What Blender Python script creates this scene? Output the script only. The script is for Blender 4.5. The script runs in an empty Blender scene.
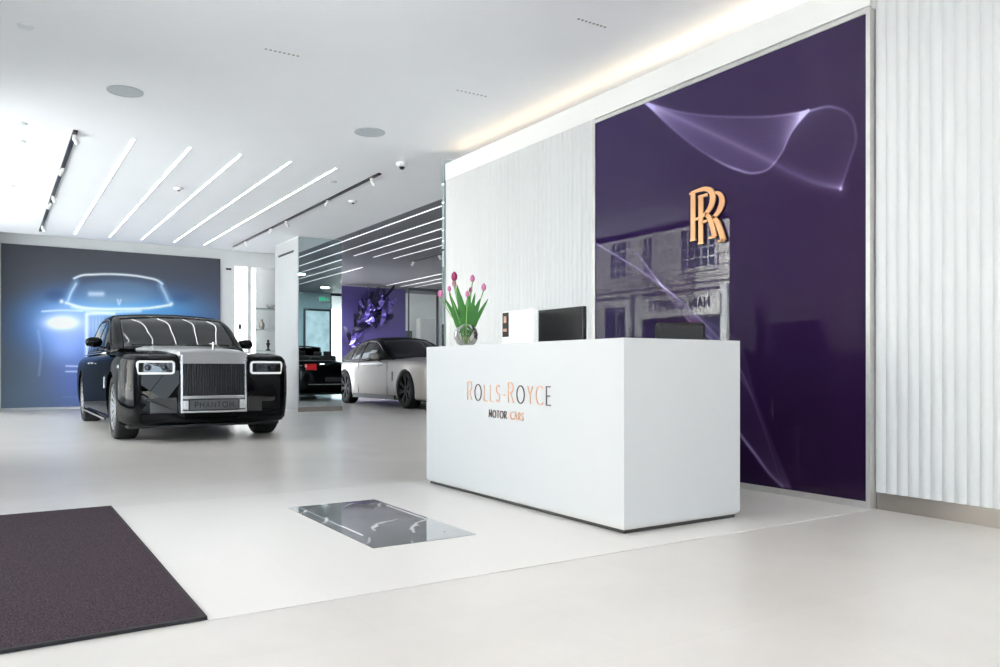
import bpy, bmesh, math, random
import numpy as np
from mathutils import Vector, Matrix
random.seed(7)
C = bpy.context.scene.collection
PI = math.pi
R = math.radians

# ------------------------------------------------------------ camera, world, exposure
cam_d = bpy.data.cameras.new('camera'); cam = bpy.data.objects.new('camera', cam_d); C.objects.link(cam)
cam.location = (0, 0, .85); cam.rotation_euler = (PI / 2, 0, -R(32.8336))
cam_d.sensor_width = 36; cam_d.lens = 787.25 / 1000 * 36; cam_d.shift_y = .0345
cam_d.clip_start = .05; cam_d.clip_end = 200
bpy.context.scene.camera = cam
w = bpy.data.worlds.new('world'); bpy.context.scene.world = w; w.use_nodes = True
bg = w.node_tree.nodes['Background']; bg.inputs[0].default_value = (.81, .905, 1, 1); bg.inputs[1].default_value = 4.0
vs = bpy.context.scene.view_settings
vs.view_transform = 'Standard'; vs.look = 'None'; vs.gamma = 1; vs.use_curve_mapping = False
vs.exposure = 0.78
sun_d = bpy.data.lights.new('sun', 'SUN'); sun_d.energy = 48; sun_d.angle = R(2); sun_d.color = (1, .97, .92)
sun = bpy.data.objects.new('sun', sun_d); C.objects.link(sun); sun.rotation_euler = Vector((-.56, -.25, -.79)).to_track_quat('-Z', 'Y').to_euler()
FILL_AT = [(-.4, -1.2), (1.4, -1.2), (3.2, -1.2), (-.4, 1.2), (1.4, 1.2), (2.7, .7), (-.5, 3.6), (1.3, 3.3), (2.9, 3.1), (-.6, 5.6)]
for i_, (x_, y_) in enumerate(FILL_AT):      # unseen fill lamps added at ceiling height to brighten the entrance end
    d_ = bpy.data.lights.new('fill_downlight', 'AREA'); d_.shape = 'DISK'; d_.size = .30; d_.energy = 6.2; d_.color = (1, .965, .925); d_.spread = R(170)
    o_ = bpy.data.objects.new('fill_downlight', d_); C.objects.link(o_); o_.location = (x_, y_, 3.385)
HC = 3.4            # ceiling height
XW = 4.47           # fluted wall plane
XS = -1.3           # shopfront plane
YB = 18.55          # back wall plane
YM = 14.9           # mirror-clad column face

# ------------------------------------------------------------ materials
def lin(c):
    return tuple((v / 255 / 12.92) if v <= 10 else ((v / 255 + .055) / 1.055) ** 2.4 for v in c)
def mat(name, rgb, rough=.5, metal=0, spec=.5, coat=0, coat_rough=.03, emit=None, estr=0, noise=None, ior=1.5, coat_ior=1.5):
    m = bpy.data.materials.new(name); m.use_nodes = True
    nt = m.node_tree; b = nt.nodes['Principled BSDF']
    c = lin(rgb)
    b.inputs['Base Color'].default_value = (*c, 1)
    b.inputs['Roughness'].default_value = rough; b.inputs['Metallic'].default_value = metal
    b.inputs['Specular IOR Level'].default_value = spec; b.inputs['Coat Weight'].default_value = coat
    b.inputs['Coat Roughness'].default_value = coat_rough; b.inputs['IOR'].default_value = ior
    b.inputs['Coat IOR'].default_value = coat_ior
    if emit:
        b.inputs['Emission Color'].default_value = (*lin(emit), 1); b.inputs['Emission Strength'].default_value = estr
    if noise:
        sc, amt, bump = noise
        n = nt.nodes.new('ShaderNodeTexNoise'); n.inputs['Scale'].default_value = sc; n.inputs['Detail'].default_value = 6
        tc = nt.nodes.new('ShaderNodeTexCoord'); nt.links.new(tc.outputs['Object'], n.inputs['Vector'])
        r = nt.nodes.new('ShaderNodeValToRGB')
        r.color_ramp.elements[0].position = .3; r.color_ramp.elements[1].position = .7
        r.color_ramp.elements[0].color = (*[v * (1 - amt) for v in c], 1); r.color_ramp.elements[1].color = (*[min(1, v * (1 + amt)) for v in c], 1)
        nt.links.new(n.outputs['Fac'], r.inputs[0]); nt.links.new(r.outputs[0], b.inputs['Base Color'])
        if bump:
            bp = nt.nodes.new('ShaderNodeBump'); bp.inputs['Strength'].default_value = bump; bp.inputs['Distance'].default_value = .01
            nt.links.new(n.outputs['Fac'], bp.inputs['Height']); nt.links.new(bp.outputs[0], b.inputs['Normal'])
    return m
def clear_glass(name, tint=(1, 1, 1), refl=1.0):
    m = bpy.data.materials.new(name); m.use_nodes = True; nt = m.node_tree
    for n in list(nt.nodes):
        if n.type != 'OUTPUT_MATERIAL': nt.nodes.remove(n)
    out = [n for n in nt.nodes if n.type == 'OUTPUT_MATERIAL'][0]
    t = nt.nodes.new('ShaderNodeBsdfTransparent'); t.inputs[0].default_value = (*tint, 1)
    g = nt.nodes.new('ShaderNodeBsdfGlossy'); g.inputs['Roughness'].default_value = .01
    f = nt.nodes.new('ShaderNodeFresnel'); f.inputs[0].default_value = 1.45
    mm = nt.nodes.new('ShaderNodeMath'); mm.operation = 'MULTIPLY'; mm.inputs[1].default_value = refl
    x = nt.nodes.new('ShaderNodeMixShader')
    nt.links.new(f.outputs[0], mm.inputs[0]); nt.links.new(mm.outputs[0], x.inputs[0])
    nt.links.new(t.outputs[0], x.inputs[1]); nt.links.new(g.outputs[0], x.inputs[2]); nt.links.new(x.outputs[0], out.inputs[0])
    return m
def vcol_mat(name, rough, coat=0, coat_ior=1.5, spec=.5, emis=0):
    m = mat(name, (255, 255, 255), rough, spec=spec, coat=coat, coat_rough=.0, coat_ior=coat_ior)
    nt = m.node_tree; a = nt.nodes.new('ShaderNodeAttribute'); a.attribute_name = 'print'
    b = nt.nodes['Principled BSDF']
    nt.links.new(a.outputs['Color'], b.inputs['Base Color'])
    if emis:
        nt.links.new(a.outputs['Color'], b.inputs['Emission Color']); b.inputs['Emission Strength'].default_value = emis
    return m

def floor_mat(name, rgb, tile=(1.2, .6), rough=.28, amt=.06, joint=.9):
    m = mat(name, rgb, rough)
    nt = m.node_tree; b = nt.nodes['Principled BSDF']; c = lin(rgb)
    tc = nt.nodes.new('ShaderNodeTexCoord')
    br = nt.nodes.new('ShaderNodeTexBrick'); nt.links.new(tc.outputs['Object'], br.inputs['Vector'])
    br.inputs['Scale'].default_value = 1; br.inputs['Brick Width'].default_value = tile[0]; br.inputs['Row Height'].default_value = tile[1]
    br.inputs['Mortar Size'].default_value = .0015; br.inputs['Mortar Smooth'].default_value = .2; br.offset = .5
    br.inputs['Color1'].default_value = (1, 1, 1, 1); br.inputs['Color2'].default_value = (.965, .965, .965, 1); br.inputs['Mortar'].default_value = (joint,) * 3 + (1,)
    n = nt.nodes.new('ShaderNodeTexNoise'); n.inputs['Scale'].default_value = 1.6; n.inputs['Detail'].default_value = 8; n.inputs['Roughness'].default_value = .65
    nt.links.new(tc.outputs['Object'], n.inputs['Vector'])
    r = nt.nodes.new('ShaderNodeValToRGB'); r.color_ramp.elements[0].position = .3; r.color_ramp.elements[1].position = .72
    r.color_ramp.elements[0].color = (*[v * (1 - amt) for v in c], 1); r.color_ramp.elements[1].color = (*[min(1, v * (1 + amt)) for v in c], 1)
    nt.links.new(n.outputs['Fac'], r.inputs[0])
    mx = nt.nodes.new('ShaderNodeMix'); mx.data_type = 'RGBA'; mx.blend_type = 'MULTIPLY'; mx.inputs[0].default_value = 1
    nt.links.new(r.outputs[0], mx.inputs[6]); nt.links.new(br.outputs['Color'], mx.inputs[7])
    nt.links.new(mx.outputs[2], b.inputs['Base Color'])
    return m

M = dict(
    floor=floor_mat('porcelain floor tiles', (200, 195, 191), rough=.30),
    white_stone=floor_mat('white stone strip', (209, 205, 202), (1.5, 1.27), .35, .015, .97),
    wall=mat('white painted wall', (232, 234, 235), .55, noise=(3, .01, 0)),
    fluted=mat('white fluted panel', (207, 208, 208), .45, noise=(2, .008, 0)),
    ceiling=mat('white ceiling plaster', (244, 246, 250), .7, noise=(1.5, .01, 0)),
    ceil_grey=mat('mid grey ceiling board', (120, 122, 130), .6, noise=(2, .03, 0)),
    lightbar=mat('linear light diffuser', (255, 255, 255), .5, emit=(246, 250, 255), estr=7),
    warmled=mat('warm cove led strip', (255, 240, 215), .5, emit=(255, 228, 190), estr=1.6),
    niche_led=mat('niche led strip', (255, 255, 255), .5, emit=(255, 255, 255), estr=4),
    steel=mat('brushed steel trim', (205, 203, 200), .5, .7, noise=(20, .04, 0)),
    taupe=mat('taupe metal skirting', (150, 142, 136), .35, .6, noise=(5, .03, 0)),
    darkmetal=mat('dark metal', (38, 38, 42), .35, .7, noise=(20, .05, 0)),
    black=mat('black plastic', (16, 17, 19), .4, noise=(30, .1, 0)),
    screen=mat('black screen glass', (8, 9, 13), .18, coat=.4),
    white=mat('satin white lacquer', (197, 197, 197), .32, noise=(2, .005, 0)),
    column=mat('pale grey column board', (194, 196, 198), .4, noise=(2, .005, 0)),
    fascia=mat('bright white fascia', (238, 237, 234), .5, noise=(2, .005, 0)),
    white_p=mat('white plastic', (238, 238, 238), .4, noise=(6, .01, 0)),
    off=mat('off white card', (244, 244, 244), .5, noise=(6, .01, 0)),
    shadowgap=mat('dark shadow gap strip', (60, 58, 56), .5, noise=(9, .05, 0)),
    copper=mat('polished copper', (226, 176, 144), .3, .8, noise=(40, .03, 0)),
    copper_reflect=mat('copper with painted dark reflection', (95, 72, 66), .3, .8, noise=(40, .03, 0)),  # for copper letters, with a dark reflection put into the base colour
    gold=mat('satin rose gold', (236, 178, 128), .35, .35, noise=(40, .03, 0)),
    emblem_side=mat('dark emblem return', (20, 12, 18), .5, noise=(40, .03, 0)),
    carpet=mat('charcoal entrance matting', (66, 56, 62), .95, spec=.1, noise=(150, .75, 1)),
    mat_edge=mat('black rubber mat edge', (20, 18, 22), .7, noise=(60, .1, 0)),
    paint_black=mat('black car paint', (8, 9, 12), .3, 0, spec=0, coat=.38, coat_rough=.01, noise=(200, .1, 0)),
    paint_silver=mat('brushed silver bonnet', (168, 168, 170), .35, .6, coat=.6, noise=(30, .03, 0)),
    paint_white=mat('white car paint', (176, 169, 165), .3, coat=.6, noise=(100, .01, 0)),
    carglass=mat('dark car glass', (7, 12, 17), .02, spec=.32, ior=1.45, noise=(3, .1, 0)),
    privacy=mat('black tinted side glass', (7, 8, 10), .08, spec=.12, noise=(3, .1, 0)),
    chrome=mat('chrome', (225, 225, 228), .1, 1, noise=(5, .01, 0)),
    vane=mat('dark chrome vane', (70, 70, 74), .25, .9, noise=(5, .03, 0)),
    tire=mat('tyre rubber', (18, 18, 19), .75, noise=(60, .15, .2)),
    rim_silver=mat('polished alloy', (190, 190, 195), .25, 1, noise=(8, .03, 0)),
    rim_black=mat('black alloy', (16, 16, 18), .5, .0, spec=.25, noise=(8, .03, 0)),
    lamp_ring=mat('headlamp light ring', (235, 235, 235), .2, emit=(255, 255, 255), estr=.15),
    lamp_dark=mat('headlamp lens', (45, 55, 66), .08, .4, coat=1, noise=(14, .5, 0)),
    tail=mat('red tail lamp', (190, 20, 28), .15, coat=1, emit=(220, 20, 30), estr=.25),
    plate=mat('plate grey', (84, 86, 92), .4, noise=(10, .03, 0)),
    plate_dark=mat('plate lettering grey', (38, 38, 44), .4, noise=(10, .03, 0)),
    leather=mat('black leather', (18, 18, 20), .55, noise=(60, .2, .2)),
    leaf=mat('tulip leaf green', (46, 116, 32), .45, noise=(12, .25, 0)),
    stem=mat('tulip stem green', (120, 160, 86), .5, noise=(12, .15, 0)),
    tulip=mat('magenta tulip petal', (160, 50, 104), .5, noise=(25, .35, 0)),
    tulip_pale=mat('pale pink tulip petal', (198, 112, 156), .5, noise=(25, .25, 0)),
    vase=clear_glass('vase glass', (.95, .95, .94), .6),
    water=clear_glass('vase water', (.90, .89, .86), .15),
    pane=clear_glass('clear window pane', (.96, .98, .98), .8),
    shelf=clear_glass('glass shelf', (.86, .93, .92), 1),
    mirror=mat('tinted mirror', (205, 218, 220), .01, 1),
    purple=mat('violet painted wall', (58, 50, 108), .55, noise=(2, .08, 0)),
    violet=mat('violet metallic shard', (120, 108, 190), .22, .75, noise=(6, .35, 0)),
    indigo=mat('dark indigo shard', (26, 22, 52), .3, .5, noise=(6, .3, 0)),
    maroon=mat('maroon card', (38, 10, 20), .4, noise=(6, .05, 0)),
    print_tan=mat('tan printed picture', (206, 164, 142), .5, noise=(30, .2, 0)),
    paleblue=mat('pale blue wall', (178, 208, 214), .5, noise=(2, .02, 0)),
    green=mat('exit sign green', (30, 150, 110), .5, emit=(30, 160, 115), estr=1.0),
    doorframe=mat('grey door frame', (70, 78, 84), .4, .4, noise=(9, .05, 0)),
    disc=mat('pale ceiling disc', (222, 226, 229), .6, noise=(9, .02, 0)),
    speaker=mat('ceiling speaker grille', (188, 196, 202), .7, noise=(300, .12, .2)),
    stone=None, fwin=mat('facade window glass', (40, 50, 66), .1, coat=1, noise=(1, .2, 0)),
    fframe=mat('white window frame', (225, 228, 226), .5, noise=(5, .03, 0)),
    sign_white=mat('white sign board', (226, 226, 220), .5, noise=(3, .03, 0)),
    sign_dark=mat('dark sign lettering', (40, 36, 60), .5, noise=(3, .03, 0)),
    sign_red=mat('red shop lettering', (214, 30, 60), .5, emit=(214, 30, 60), estr=.3),
    asphalt=mat('street asphalt', (175, 175, 176), .9, noise=(8, .1, .2)),
    concrete=mat('pavement slabs', (170, 168, 164), .9, noise=(4, .08, .1)),
    tan=mat('tan items', (196, 170, 150), .5, noise=(9, .2, 0)),
)
def stone_mat():
    m = mat('pale ashlar stone', (205, 203, 194), .85); nt = m.node_tree; b = nt.nodes['Principled BSDF']
    tc = nt.nodes.new('ShaderNodeTexCoord'); mp = nt.nodes.new('ShaderNodeMapping'); mp.inputs['Rotation'].default_value = (0, PI / 2, PI / 2)
    sp = nt.nodes.new('ShaderNodeSeparateXYZ'); cb = nt.nodes.new('ShaderNodeCombineXYZ')
    nt.links.new(tc.outputs['Object'], sp.inputs[0]); nt.links.new(sp.outputs[1], cb.inputs[0]); nt.links.new(sp.outputs[2], cb.inputs[1])
    br = nt.nodes.new('ShaderNodeTexBrick'); nt.links.new(cb.outputs[0], br.inputs['Vector'])
    br.inputs['Scale'].default_value = 1; br.inputs['Brick Width'].default_value = 1.3; br.inputs['Row Height'].default_value = .46
    br.inputs['Mortar Size'].default_value = .025; br.inputs['Mortar Smooth'].default_value = .3
    br.inputs['Color1'].default_value = (*lin((214, 211, 203)), 1); br.inputs['Color2'].default_value = (*lin((190, 189, 183)), 1); br.inputs['Mortar'].default_value = (*lin((112, 112, 112)), 1)
    nt.links.new(br.outputs['Color'], b.inputs['Base Color']); return m
M['stone'] = stone_mat()
def marble_mat():
    m = mat('polished grey marble', (84, 86, 88), .05, spec=.3, ior=1.5, coat=1, coat_rough=.0, coat_ior=1.85); nt = m.node_tree; b = nt.nodes['Principled BSDF']
    tc = nt.nodes.new('ShaderNodeTexCoord')
    n = nt.nodes.new('ShaderNodeTexNoise'); n.inputs['Scale'].default_value = 5; n.inputs['Detail'].default_value = 8
    nt.links.new(tc.outputs['Object'], n.inputs['Vector'])
    r = nt.nodes.new('ShaderNodeValToRGB'); r.color_ramp.elements[0].position = .3; r.color_ramp.elements[1].position = .7
    r.color_ramp.elements[0].color = (*lin((112, 114, 116)), 1); r.color_ramp.elements[1].color = (*lin((150, 152, 153)), 1)
    nt.links.new(n.outputs['Fac'], r.inputs[0])
    mp = nt.nodes.new('ShaderNodeMapping'); mp.inputs['Rotation'].default_value = (0, 0, R(38)); nt.links.new(tc.outputs['Object'], mp.inputs[0])
    wv = nt.nodes.new('ShaderNodeTexWave'); wv.inputs['Scale'].default_value = 1.7; wv.inputs['Distortion'].default_value = 5; wv.inputs['Detail'].default_value = 4; wv.inputs['Detail Scale'].default_value = 1.6
    nt.links.new(mp.outputs[0], wv.inputs['Vector'])
    r2 = nt.nodes.new('ShaderNodeValToRGB'); r2.color_ramp.elements[0].position = .96; r2.color_ramp.elements[1].position = .995
    nt.links.new(wv.outputs['Fac'], r2.inputs[0])
    mx = nt.nodes.new('ShaderNodeMix'); mx.data_type = 'RGBA'
    n3 = nt.nodes.new('ShaderNodeTexNoise'); n3.inputs['Scale'].default_value = 2.6; nt.links.new(tc.outputs['Object'], n3.inputs['Vector'])
    r3 = nt.nodes.new('ShaderNodeValToRGB'); r3.color_ramp.elements[0].position = .50; r3.color_ramp.elements[1].position = .56; nt.links.new(n3.outputs['Fac'], r3.inputs[0])
    ml = nt.nodes.new('ShaderNodeMath'); ml.operation = 'MULTIPLY'; nt.links.new(r2.outputs[0], ml.inputs[0]); nt.links.new(r3.outputs[0], ml.inputs[1])
    nt.links.new(ml.outputs[0], mx.inputs[0]); nt.links.new(r.outputs[0], mx.inputs[6]); mx.inputs[7].default_value = (.85, .85, .85, 1)
    nt.links.new(mx.outputs[2], b.inputs['Base Color']); return m
M['marble'] = marble_mat()

# ------------------------------------------------------------ mesh helpers
class MB:
    def __init__(s): s.v = []; s.f = []
    def add(s, v, f):
        o = len(s.v); s.v += [tuple(p) for p in v]; s.f += [tuple(i + o for i in q) for q in f]; return s
    def box(s, x0, x1, y0, y1, z0, z1, mtx=None):
        v = [Vector((x, y, z)) for z in (z0, z1) for y in (y0, y1) for x in (x0, x1)]
        if mtx: v = [mtx @ p for p in v]
        return s.add(v, [(0, 2, 3, 1), (4, 5, 7, 6), (0, 1, 5, 4), (2, 6, 7, 3), (0, 4, 6, 2), (1, 3, 7, 5)])
    def bar(s, p, q, wd, ht=None, up=(0, 0, 1)):
        p = Vector(p); q = Vector(q); d = (q - p); L = d.length; d.normalize(); ht = ht or wd
        u = Vector(up); sd = d.cross(u)
        if sd.length < 1e-4: sd = d.cross(Vector((1, 0, 0)))
        sd.normalize(); u = sd.cross(d)
        v = [p + sd * a * wd / 2 + u * b * ht / 2 + d * c for c in (0, L) for a, b in ((-1, -1), (1, -1), (1, 1), (-1, 1))]
        return s.add(v, [(3, 2, 1, 0), (4, 5, 6, 7), (0, 1, 5, 4), (1, 2, 6, 5), (2, 3, 7, 6), (3, 0, 4, 7)])
    def tube(s, pts, r, n=8, cap=True):
        pts = [Vector(p) for p in pts]; rs = r if hasattr(r, '__len__') else [r] * len(pts)
        rings = []
        prev = None
        for i, p in enumerate(pts):
            d = (pts[min(i + 1, len(pts) - 1)] - pts[max(i - 1, 0)]).normalized()
            a = prev if prev is not None else (Vector((0, 0, 1)) if abs(d.z) < .9 else Vector((1, 0, 0)))
            sd = d.cross(a)
            if sd.length < 1e-5: sd = d.cross(Vector((0, 1, 0)))
            sd.normalize(); u = sd.cross(d).normalized(); prev = u
            rings.append([p + (sd * math.cos(2 * PI * k / n) + u * math.sin(2 * PI * k / n)) * rs[i] for k in range(n)])
        v = [q for rg in rings for q in rg]
        f = [(i * n + k, i * n + (k + 1) % n, (i + 1) * n + (k + 1) % n, (i + 1) * n + k) for i in range(len(pts) - 1) for k in range(n)]
        if cap: f += [tuple(range(n))[::-1], tuple((len(pts) - 1) * n + k for k in range(n))]
        return s.add(v, f)
    def lathe(s, prof, n=32, mtx=None, closed=False):
        v = []; m = len(prof)
        for k in range(n):
            a = 2 * PI * k / n
            for r, z in prof: v.append(Vector((r * math.cos(a), r * math.sin(a), z)))
        if mtx: v = [mtx @ p for p in v]
        f = []
        for k in range(n):
            k2 = (k + 1) % n
            for i in range(m if closed else m - 1):
                j = (i + 1) % m
                f.append((k * m + i, k2 * m + i, k2 * m + j, k * m + j))
        return s.add(v, f)
    def build(s, name, m, parent=None, smooth=False, bevel=0, loc=None, rot=None, weld=False, auto=None):
        me = bpy.data.meshes.new(name); me.from_pydata([tuple(p) for p in s.v], [], s.f)
        if weld:
            bm = bmesh.new(); bm.from_mesh(me); bmesh.ops.remove_doubles(bm, verts=bm.verts, dist=1e-4)
            bmesh.ops.recalc_face_normals(bm, faces=bm.faces); bm.to_mesh(me); bm.free()
        me.update(); o = bpy.data.objects.new(name, me); C.objects.link(o); me.materials.append(m)
        if smooth: me.polygons.foreach_set('use_smooth', [True] * len(me.polygons))
        if smooth and auto is not None: me.set_sharp_from_angle(angle=R(auto))
        if bevel:
            b = o.modifiers.new('bevel', 'BEVEL'); b.width = bevel; b.segments = 2; b.limit_method = 'ANGLE'
        if parent: o.parent = parent
        if loc: o.location = loc
        if rot: o.rotation_euler = rot
        return o
def box(name, x0, x1, y0, y1, z0, z1, m, parent=None, bevel=0):
    c = Vector(((x0 + x1) / 2, (y0 + y1) / 2, z0 if z0 > -5 else 0))
    if parent: c = Vector((0, 0, 0))
    b = MB().box(x0 - c.x, x1 - c.x, y0 - c.y, y1 - c.y, z0 - c.z, z1 - c.z)
    return b.build(name, m, parent, bevel=bevel, loc=c if not parent else None)
def struct(o): o['kind'] = 'structure'; return o
def sbox(*a, **k): return struct(box(*a, **k))
def tag(o, label, cat, group=None, kind=None):
    o['label'] = label; o['category'] = cat
    if group: o['group'] = group
    if kind: o['kind'] = kind
    return o
def thing(name, label, cat, loc=(0, 0, 0), rz=0, group=None):
    o = bpy.data.objects.new(name, None); C.objects.link(o); o.location = loc; o.rotation_euler = (0, 0, rz); o.empty_display_size = .1
    return tag(o, label, cat, group)
def dup(o, loc, rz=None, label=None):
    def cp(s, par):
        c = s.copy(); C.objects.link(c)
        if par: c.parent = par
        for ch in s.children: cp(ch, c)
        return c
    r = cp(o, None); r.location = loc
    if rz is not None: r.rotation_euler = (0, 0, rz)
    if label: r['label'] = label
    return r
def pchip(xs, ys, xq):
    xs = np.array(xs, float); ys = np.array(ys, float); h = np.diff(xs); d = np.diff(ys) / h
    m = np.zeros_like(ys); m[0] = d[0]; m[-1] = d[-1]
    for i in range(1, len(xs) - 1):
        if d[i - 1] * d[i] > 0:
            w1 = 2 * h[i] + h[i - 1]; w2 = h[i] + 2 * h[i - 1]; m[i] = (w1 + w2) / (w1 / d[i - 1] + w2 / d[i])
    xq = np.atleast_1d(np.array(xq, float)); k = np.clip(np.searchsorted(xs, xq) - 1, 0, len(xs) - 2)
    t = (xq - xs[k]) / h[k]; t = np.clip(t, 0, 1)
    return (2 * t**3 - 3 * t**2 + 1) * ys[k] + (t**3 - 2 * t**2 + t) * h[k] * m[k] + (-2 * t**3 + 3 * t**2) * ys[k + 1] + (t**3 - t**2) * h[k] * m[k + 1]

# stroke lettering: glyphs as polylines in a unit-high cell
def arc(cx, cy, rx, ry, a0, a1, n=14):
    return [(cx + rx * math.cos(R(a0 + (a1 - a0) * i / n)), cy + ry * math.sin(R(a0 + (a1 - a0) * i / n))) for i in range(n + 1)]
GL = {
    'R': (.55, [[(0, 0), (0, 1)], [(0, 1), (.22, 1)] + arc(.22, .75, .26, .25, 90, -90)[1:] + [(0, .5)], [(.22, .5), (.52, 0)]]),
    'O': (.86, [arc(.43, .5, .43, .5, 90, 450, 32)]),
    'L': (.42, [[(0, 1), (0, 0), (.40, 0)]]),
    'S': (.46, [arc(.23, .75, .21, .25, 30, 270, 12) + arc(.23, .25, .22, .25, 90, -150, 12)[1:]]),
    '-': (.30, [[(0, .42), (.28, .42)]]),
    'Y': (.56, [[(0, 1), (.28, .48), (.28, 0)], [(.28, .48), (.56, 1)]]),
    'C': (.74, [arc(.46, .5, .46, .5, 50, 310, 24)]),
    'E': (.44, [[(.43, 1), (0, 1), (0, 0), (.43, 0)], [(0, .5), (.38, .5)]]),
    'M': (.76, [[(0, 0), (.06, 1), (.38, .25), (.70, 1), (.76, 0)]]),
    'T': (.52, [[(0, 1), (.52, 1)], [(.26, 1), (.26, 0)]]),
    'A': (.64, [[(0, 0), (.32, 1), (.64, 0)], [(.11, .33), (.53, .33)]]),
    'P': (.50, [[(0, 0), (0, 1), (.24, 1)] + arc(.24, .74, .26, .26, 90, -90)[1:] + [(0, .48)]]),
    'H': (.62, [[(0, 0), (0, 1)], [(.62, 0), (.62, 1)], [(0, .5), (.62, .5)]]),
    'N': (.64, [[(0, 0), (0, 1), (.64, 0), (.64, 1)]]),
    'K': (.56, [[(0, 0), (0, 1)], [(.54, 1), (.02, .45)], [(.2, .62), (.56, 0)]]),
    'I': (.02, [[(.01, 0), (.01, 1)]]),
    ' ': (.4, []),
}
def glyphs(mb_for, text, heights, origin, dx, up, nrm, stroke, gap, thick=.006, total=None, slant=0):
    """text laid from origin along dx; mb_for(i, ch) gives the builder each glyph goes into"""
    dx = Vector(dx); up = Vector(up); nrm = Vector(nrm); o = Vector(origin)
    adv = sum(GL[c][0] * h for c, h in zip(text, heights)) + gap * (len(text) - 1)
    sc = (total / adv) if total else 1
    x = 0
    for i, (c, h) in enumerate(zip(text, heights)):
        wd, strokes = GL[c]; mb = mb_for(i, c)
        for st in strokes:
            pts = [o + dx * (x + px * h * sc) + up * (py * h) for px, py in st]
            closed = (pts[0] - pts[-1]).length < 1e-5
            n = len(pts); L = []; Rr = []
            for k in range(n):
                a = pts[k - 1] if k > 0 else (pts[-2] if closed else pts[0]); b = pts[(k + 1)] if k < n - 1 else (pts[1] if closed else pts[-1])
                d1 = (pts[k] - a); d2 = (b - pts[k])
                d1 = d1.normalized() if d1.length > 1e-7 else d2.normalized(); d2 = d2.normalized() if d2.length > 1e-7 else d1
                t = (d1 + d2); t = t.normalized() if t.length > .2 else d2
                s = t.cross(nrm).normalized(); k1 = 1 / max(.45, abs(t.dot(d2)))
                L.append(pts[k] + s * stroke / 2 * k1); Rr.append(pts[k] - s * stroke / 2 * k1)
            v = L + Rr + [p + nrm * thick for p in L] + [p + nrm * thick for p in Rr]; f = []
            for k in range(n - 1):
                f += [(2 * n + k, 2 * n + k + 1, 3 * n + k + 1, 3 * n + k), (k, k + 1, 2 * n + k + 1, 2 * n + k), (n + k + 1, n + k, 3 * n + k, 3 * n + k + 1)]
            if not closed: f += [(0, 2 * n, 3 * n, n), (n - 1, 2 * n - 1, 4 * n - 1, 3 * n - 1)]
            mb.add(v, f)
        x += wd * h * sc + gap * sc

# ============================================================ SETTING
sbox('floor', XS, 14.2, -3.0, 24.5, -.12, 0, M['floor'])
sbox('floor_strip', .612, 4.468, 2.75, 5.285, .0005, .004, M['white_stone'])
# marble inset in the strip
sbox('floor_inset', 1.50, 2.065, 3.42, 4.69, .0042, .0065, M['marble'])
# ceilings
sbox('ceiling', XS - .15, 5.7, -3.1, 17.45, HC, HC + .25, M['ceiling'])
sbox('ceiling_rear', XS - .15, 6.3, 17.45, YB + 1, HC + .16, HC + .36, M['ceiling'])
sbox('ceiling_right', 5.7, 14.3, -3.1, 24.5, HC, HC + .25, M['ceil_grey'])

# fluted wall
def flutes(y0, y1, z0, z1, pitch=.066, depth=.012):
    n = max(1, round((y1 - y0) / pitch)); seg = 8; p = (y1 - y0) / n; mb = MB()
    ys = [y0 + p * i / seg for i in range(n * seg + 1)]
    xs = [-depth * abs(math.sin(PI * i / seg)) ** .8 for i in range(n * seg + 1)]
    m = len(ys)
    v = [(x, y, z0) for x, y in zip(xs, ys)] + [(x, y, z1) for x, y in zip(xs, ys)] + [(.03, y0, z0), (.03, y1, z0), (.03, y0, z1), (.03, y1, z1)]
    f = [(i + 1, i, m + i, m + i + 1) for i in range(m - 1)]
    f += [tuple(range(m)) + (2 * m + 1, 2 * m), tuple(range(2 * m - 1, m - 1, -1)) + (2 * m + 2, 2 * m + 3), (0, 2 * m, 2 * m + 2, m), (m - 1, 2 * m - 1, 2 * m + 3, 2 * m + 1)]
    return mb.add(v, f)
sbox('wall_right', XW + .03, XW + .16, -3.0, 8.12, 0, 3.24, M['wall'])
struct(flutes(-3.0, 2.757, .105, 3.14).build('wall_right_fluting_south', M['fluted'], smooth=True, auto=40, loc=(XW, 0, 0)))
struct(flutes(5.375, 8.10, .105, 3.05, depth=.006).build('wall_right_fluting_north', M['fluted'], smooth=True, auto=40, loc=(XW, 0, 0)))
sbox('wall_right_fascia', XW - .004, XW + .03, 2.79, 8.10, 3.05, 3.24, M['fascia'])
sbox('wall_right_fascia_end', XW - .004, XW + .03, -3.0, 2.79, 3.14, 3.24, M['fascia'])
sbox('baseboard_right', XW + .012, XW + .03, -3.0, 2.757, 0, .105, M['taupe'])
sbox('baseboard_right_far', XW + .012, XW + .03, 5.375, 8.10, 0, .105, M['taupe'])
sbox('trim_1', XW - .012, XW + .17, 8.12, 8.17, 0, 3.3, M['mirror'])
led = tag(box('cove_light', XW + .05, XW + .12, -2.9, 8.0, 3.245, 3.262, M['warmled']), 'long warm cove light strip along the top of the white fluted wall', 'light strip')

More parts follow.
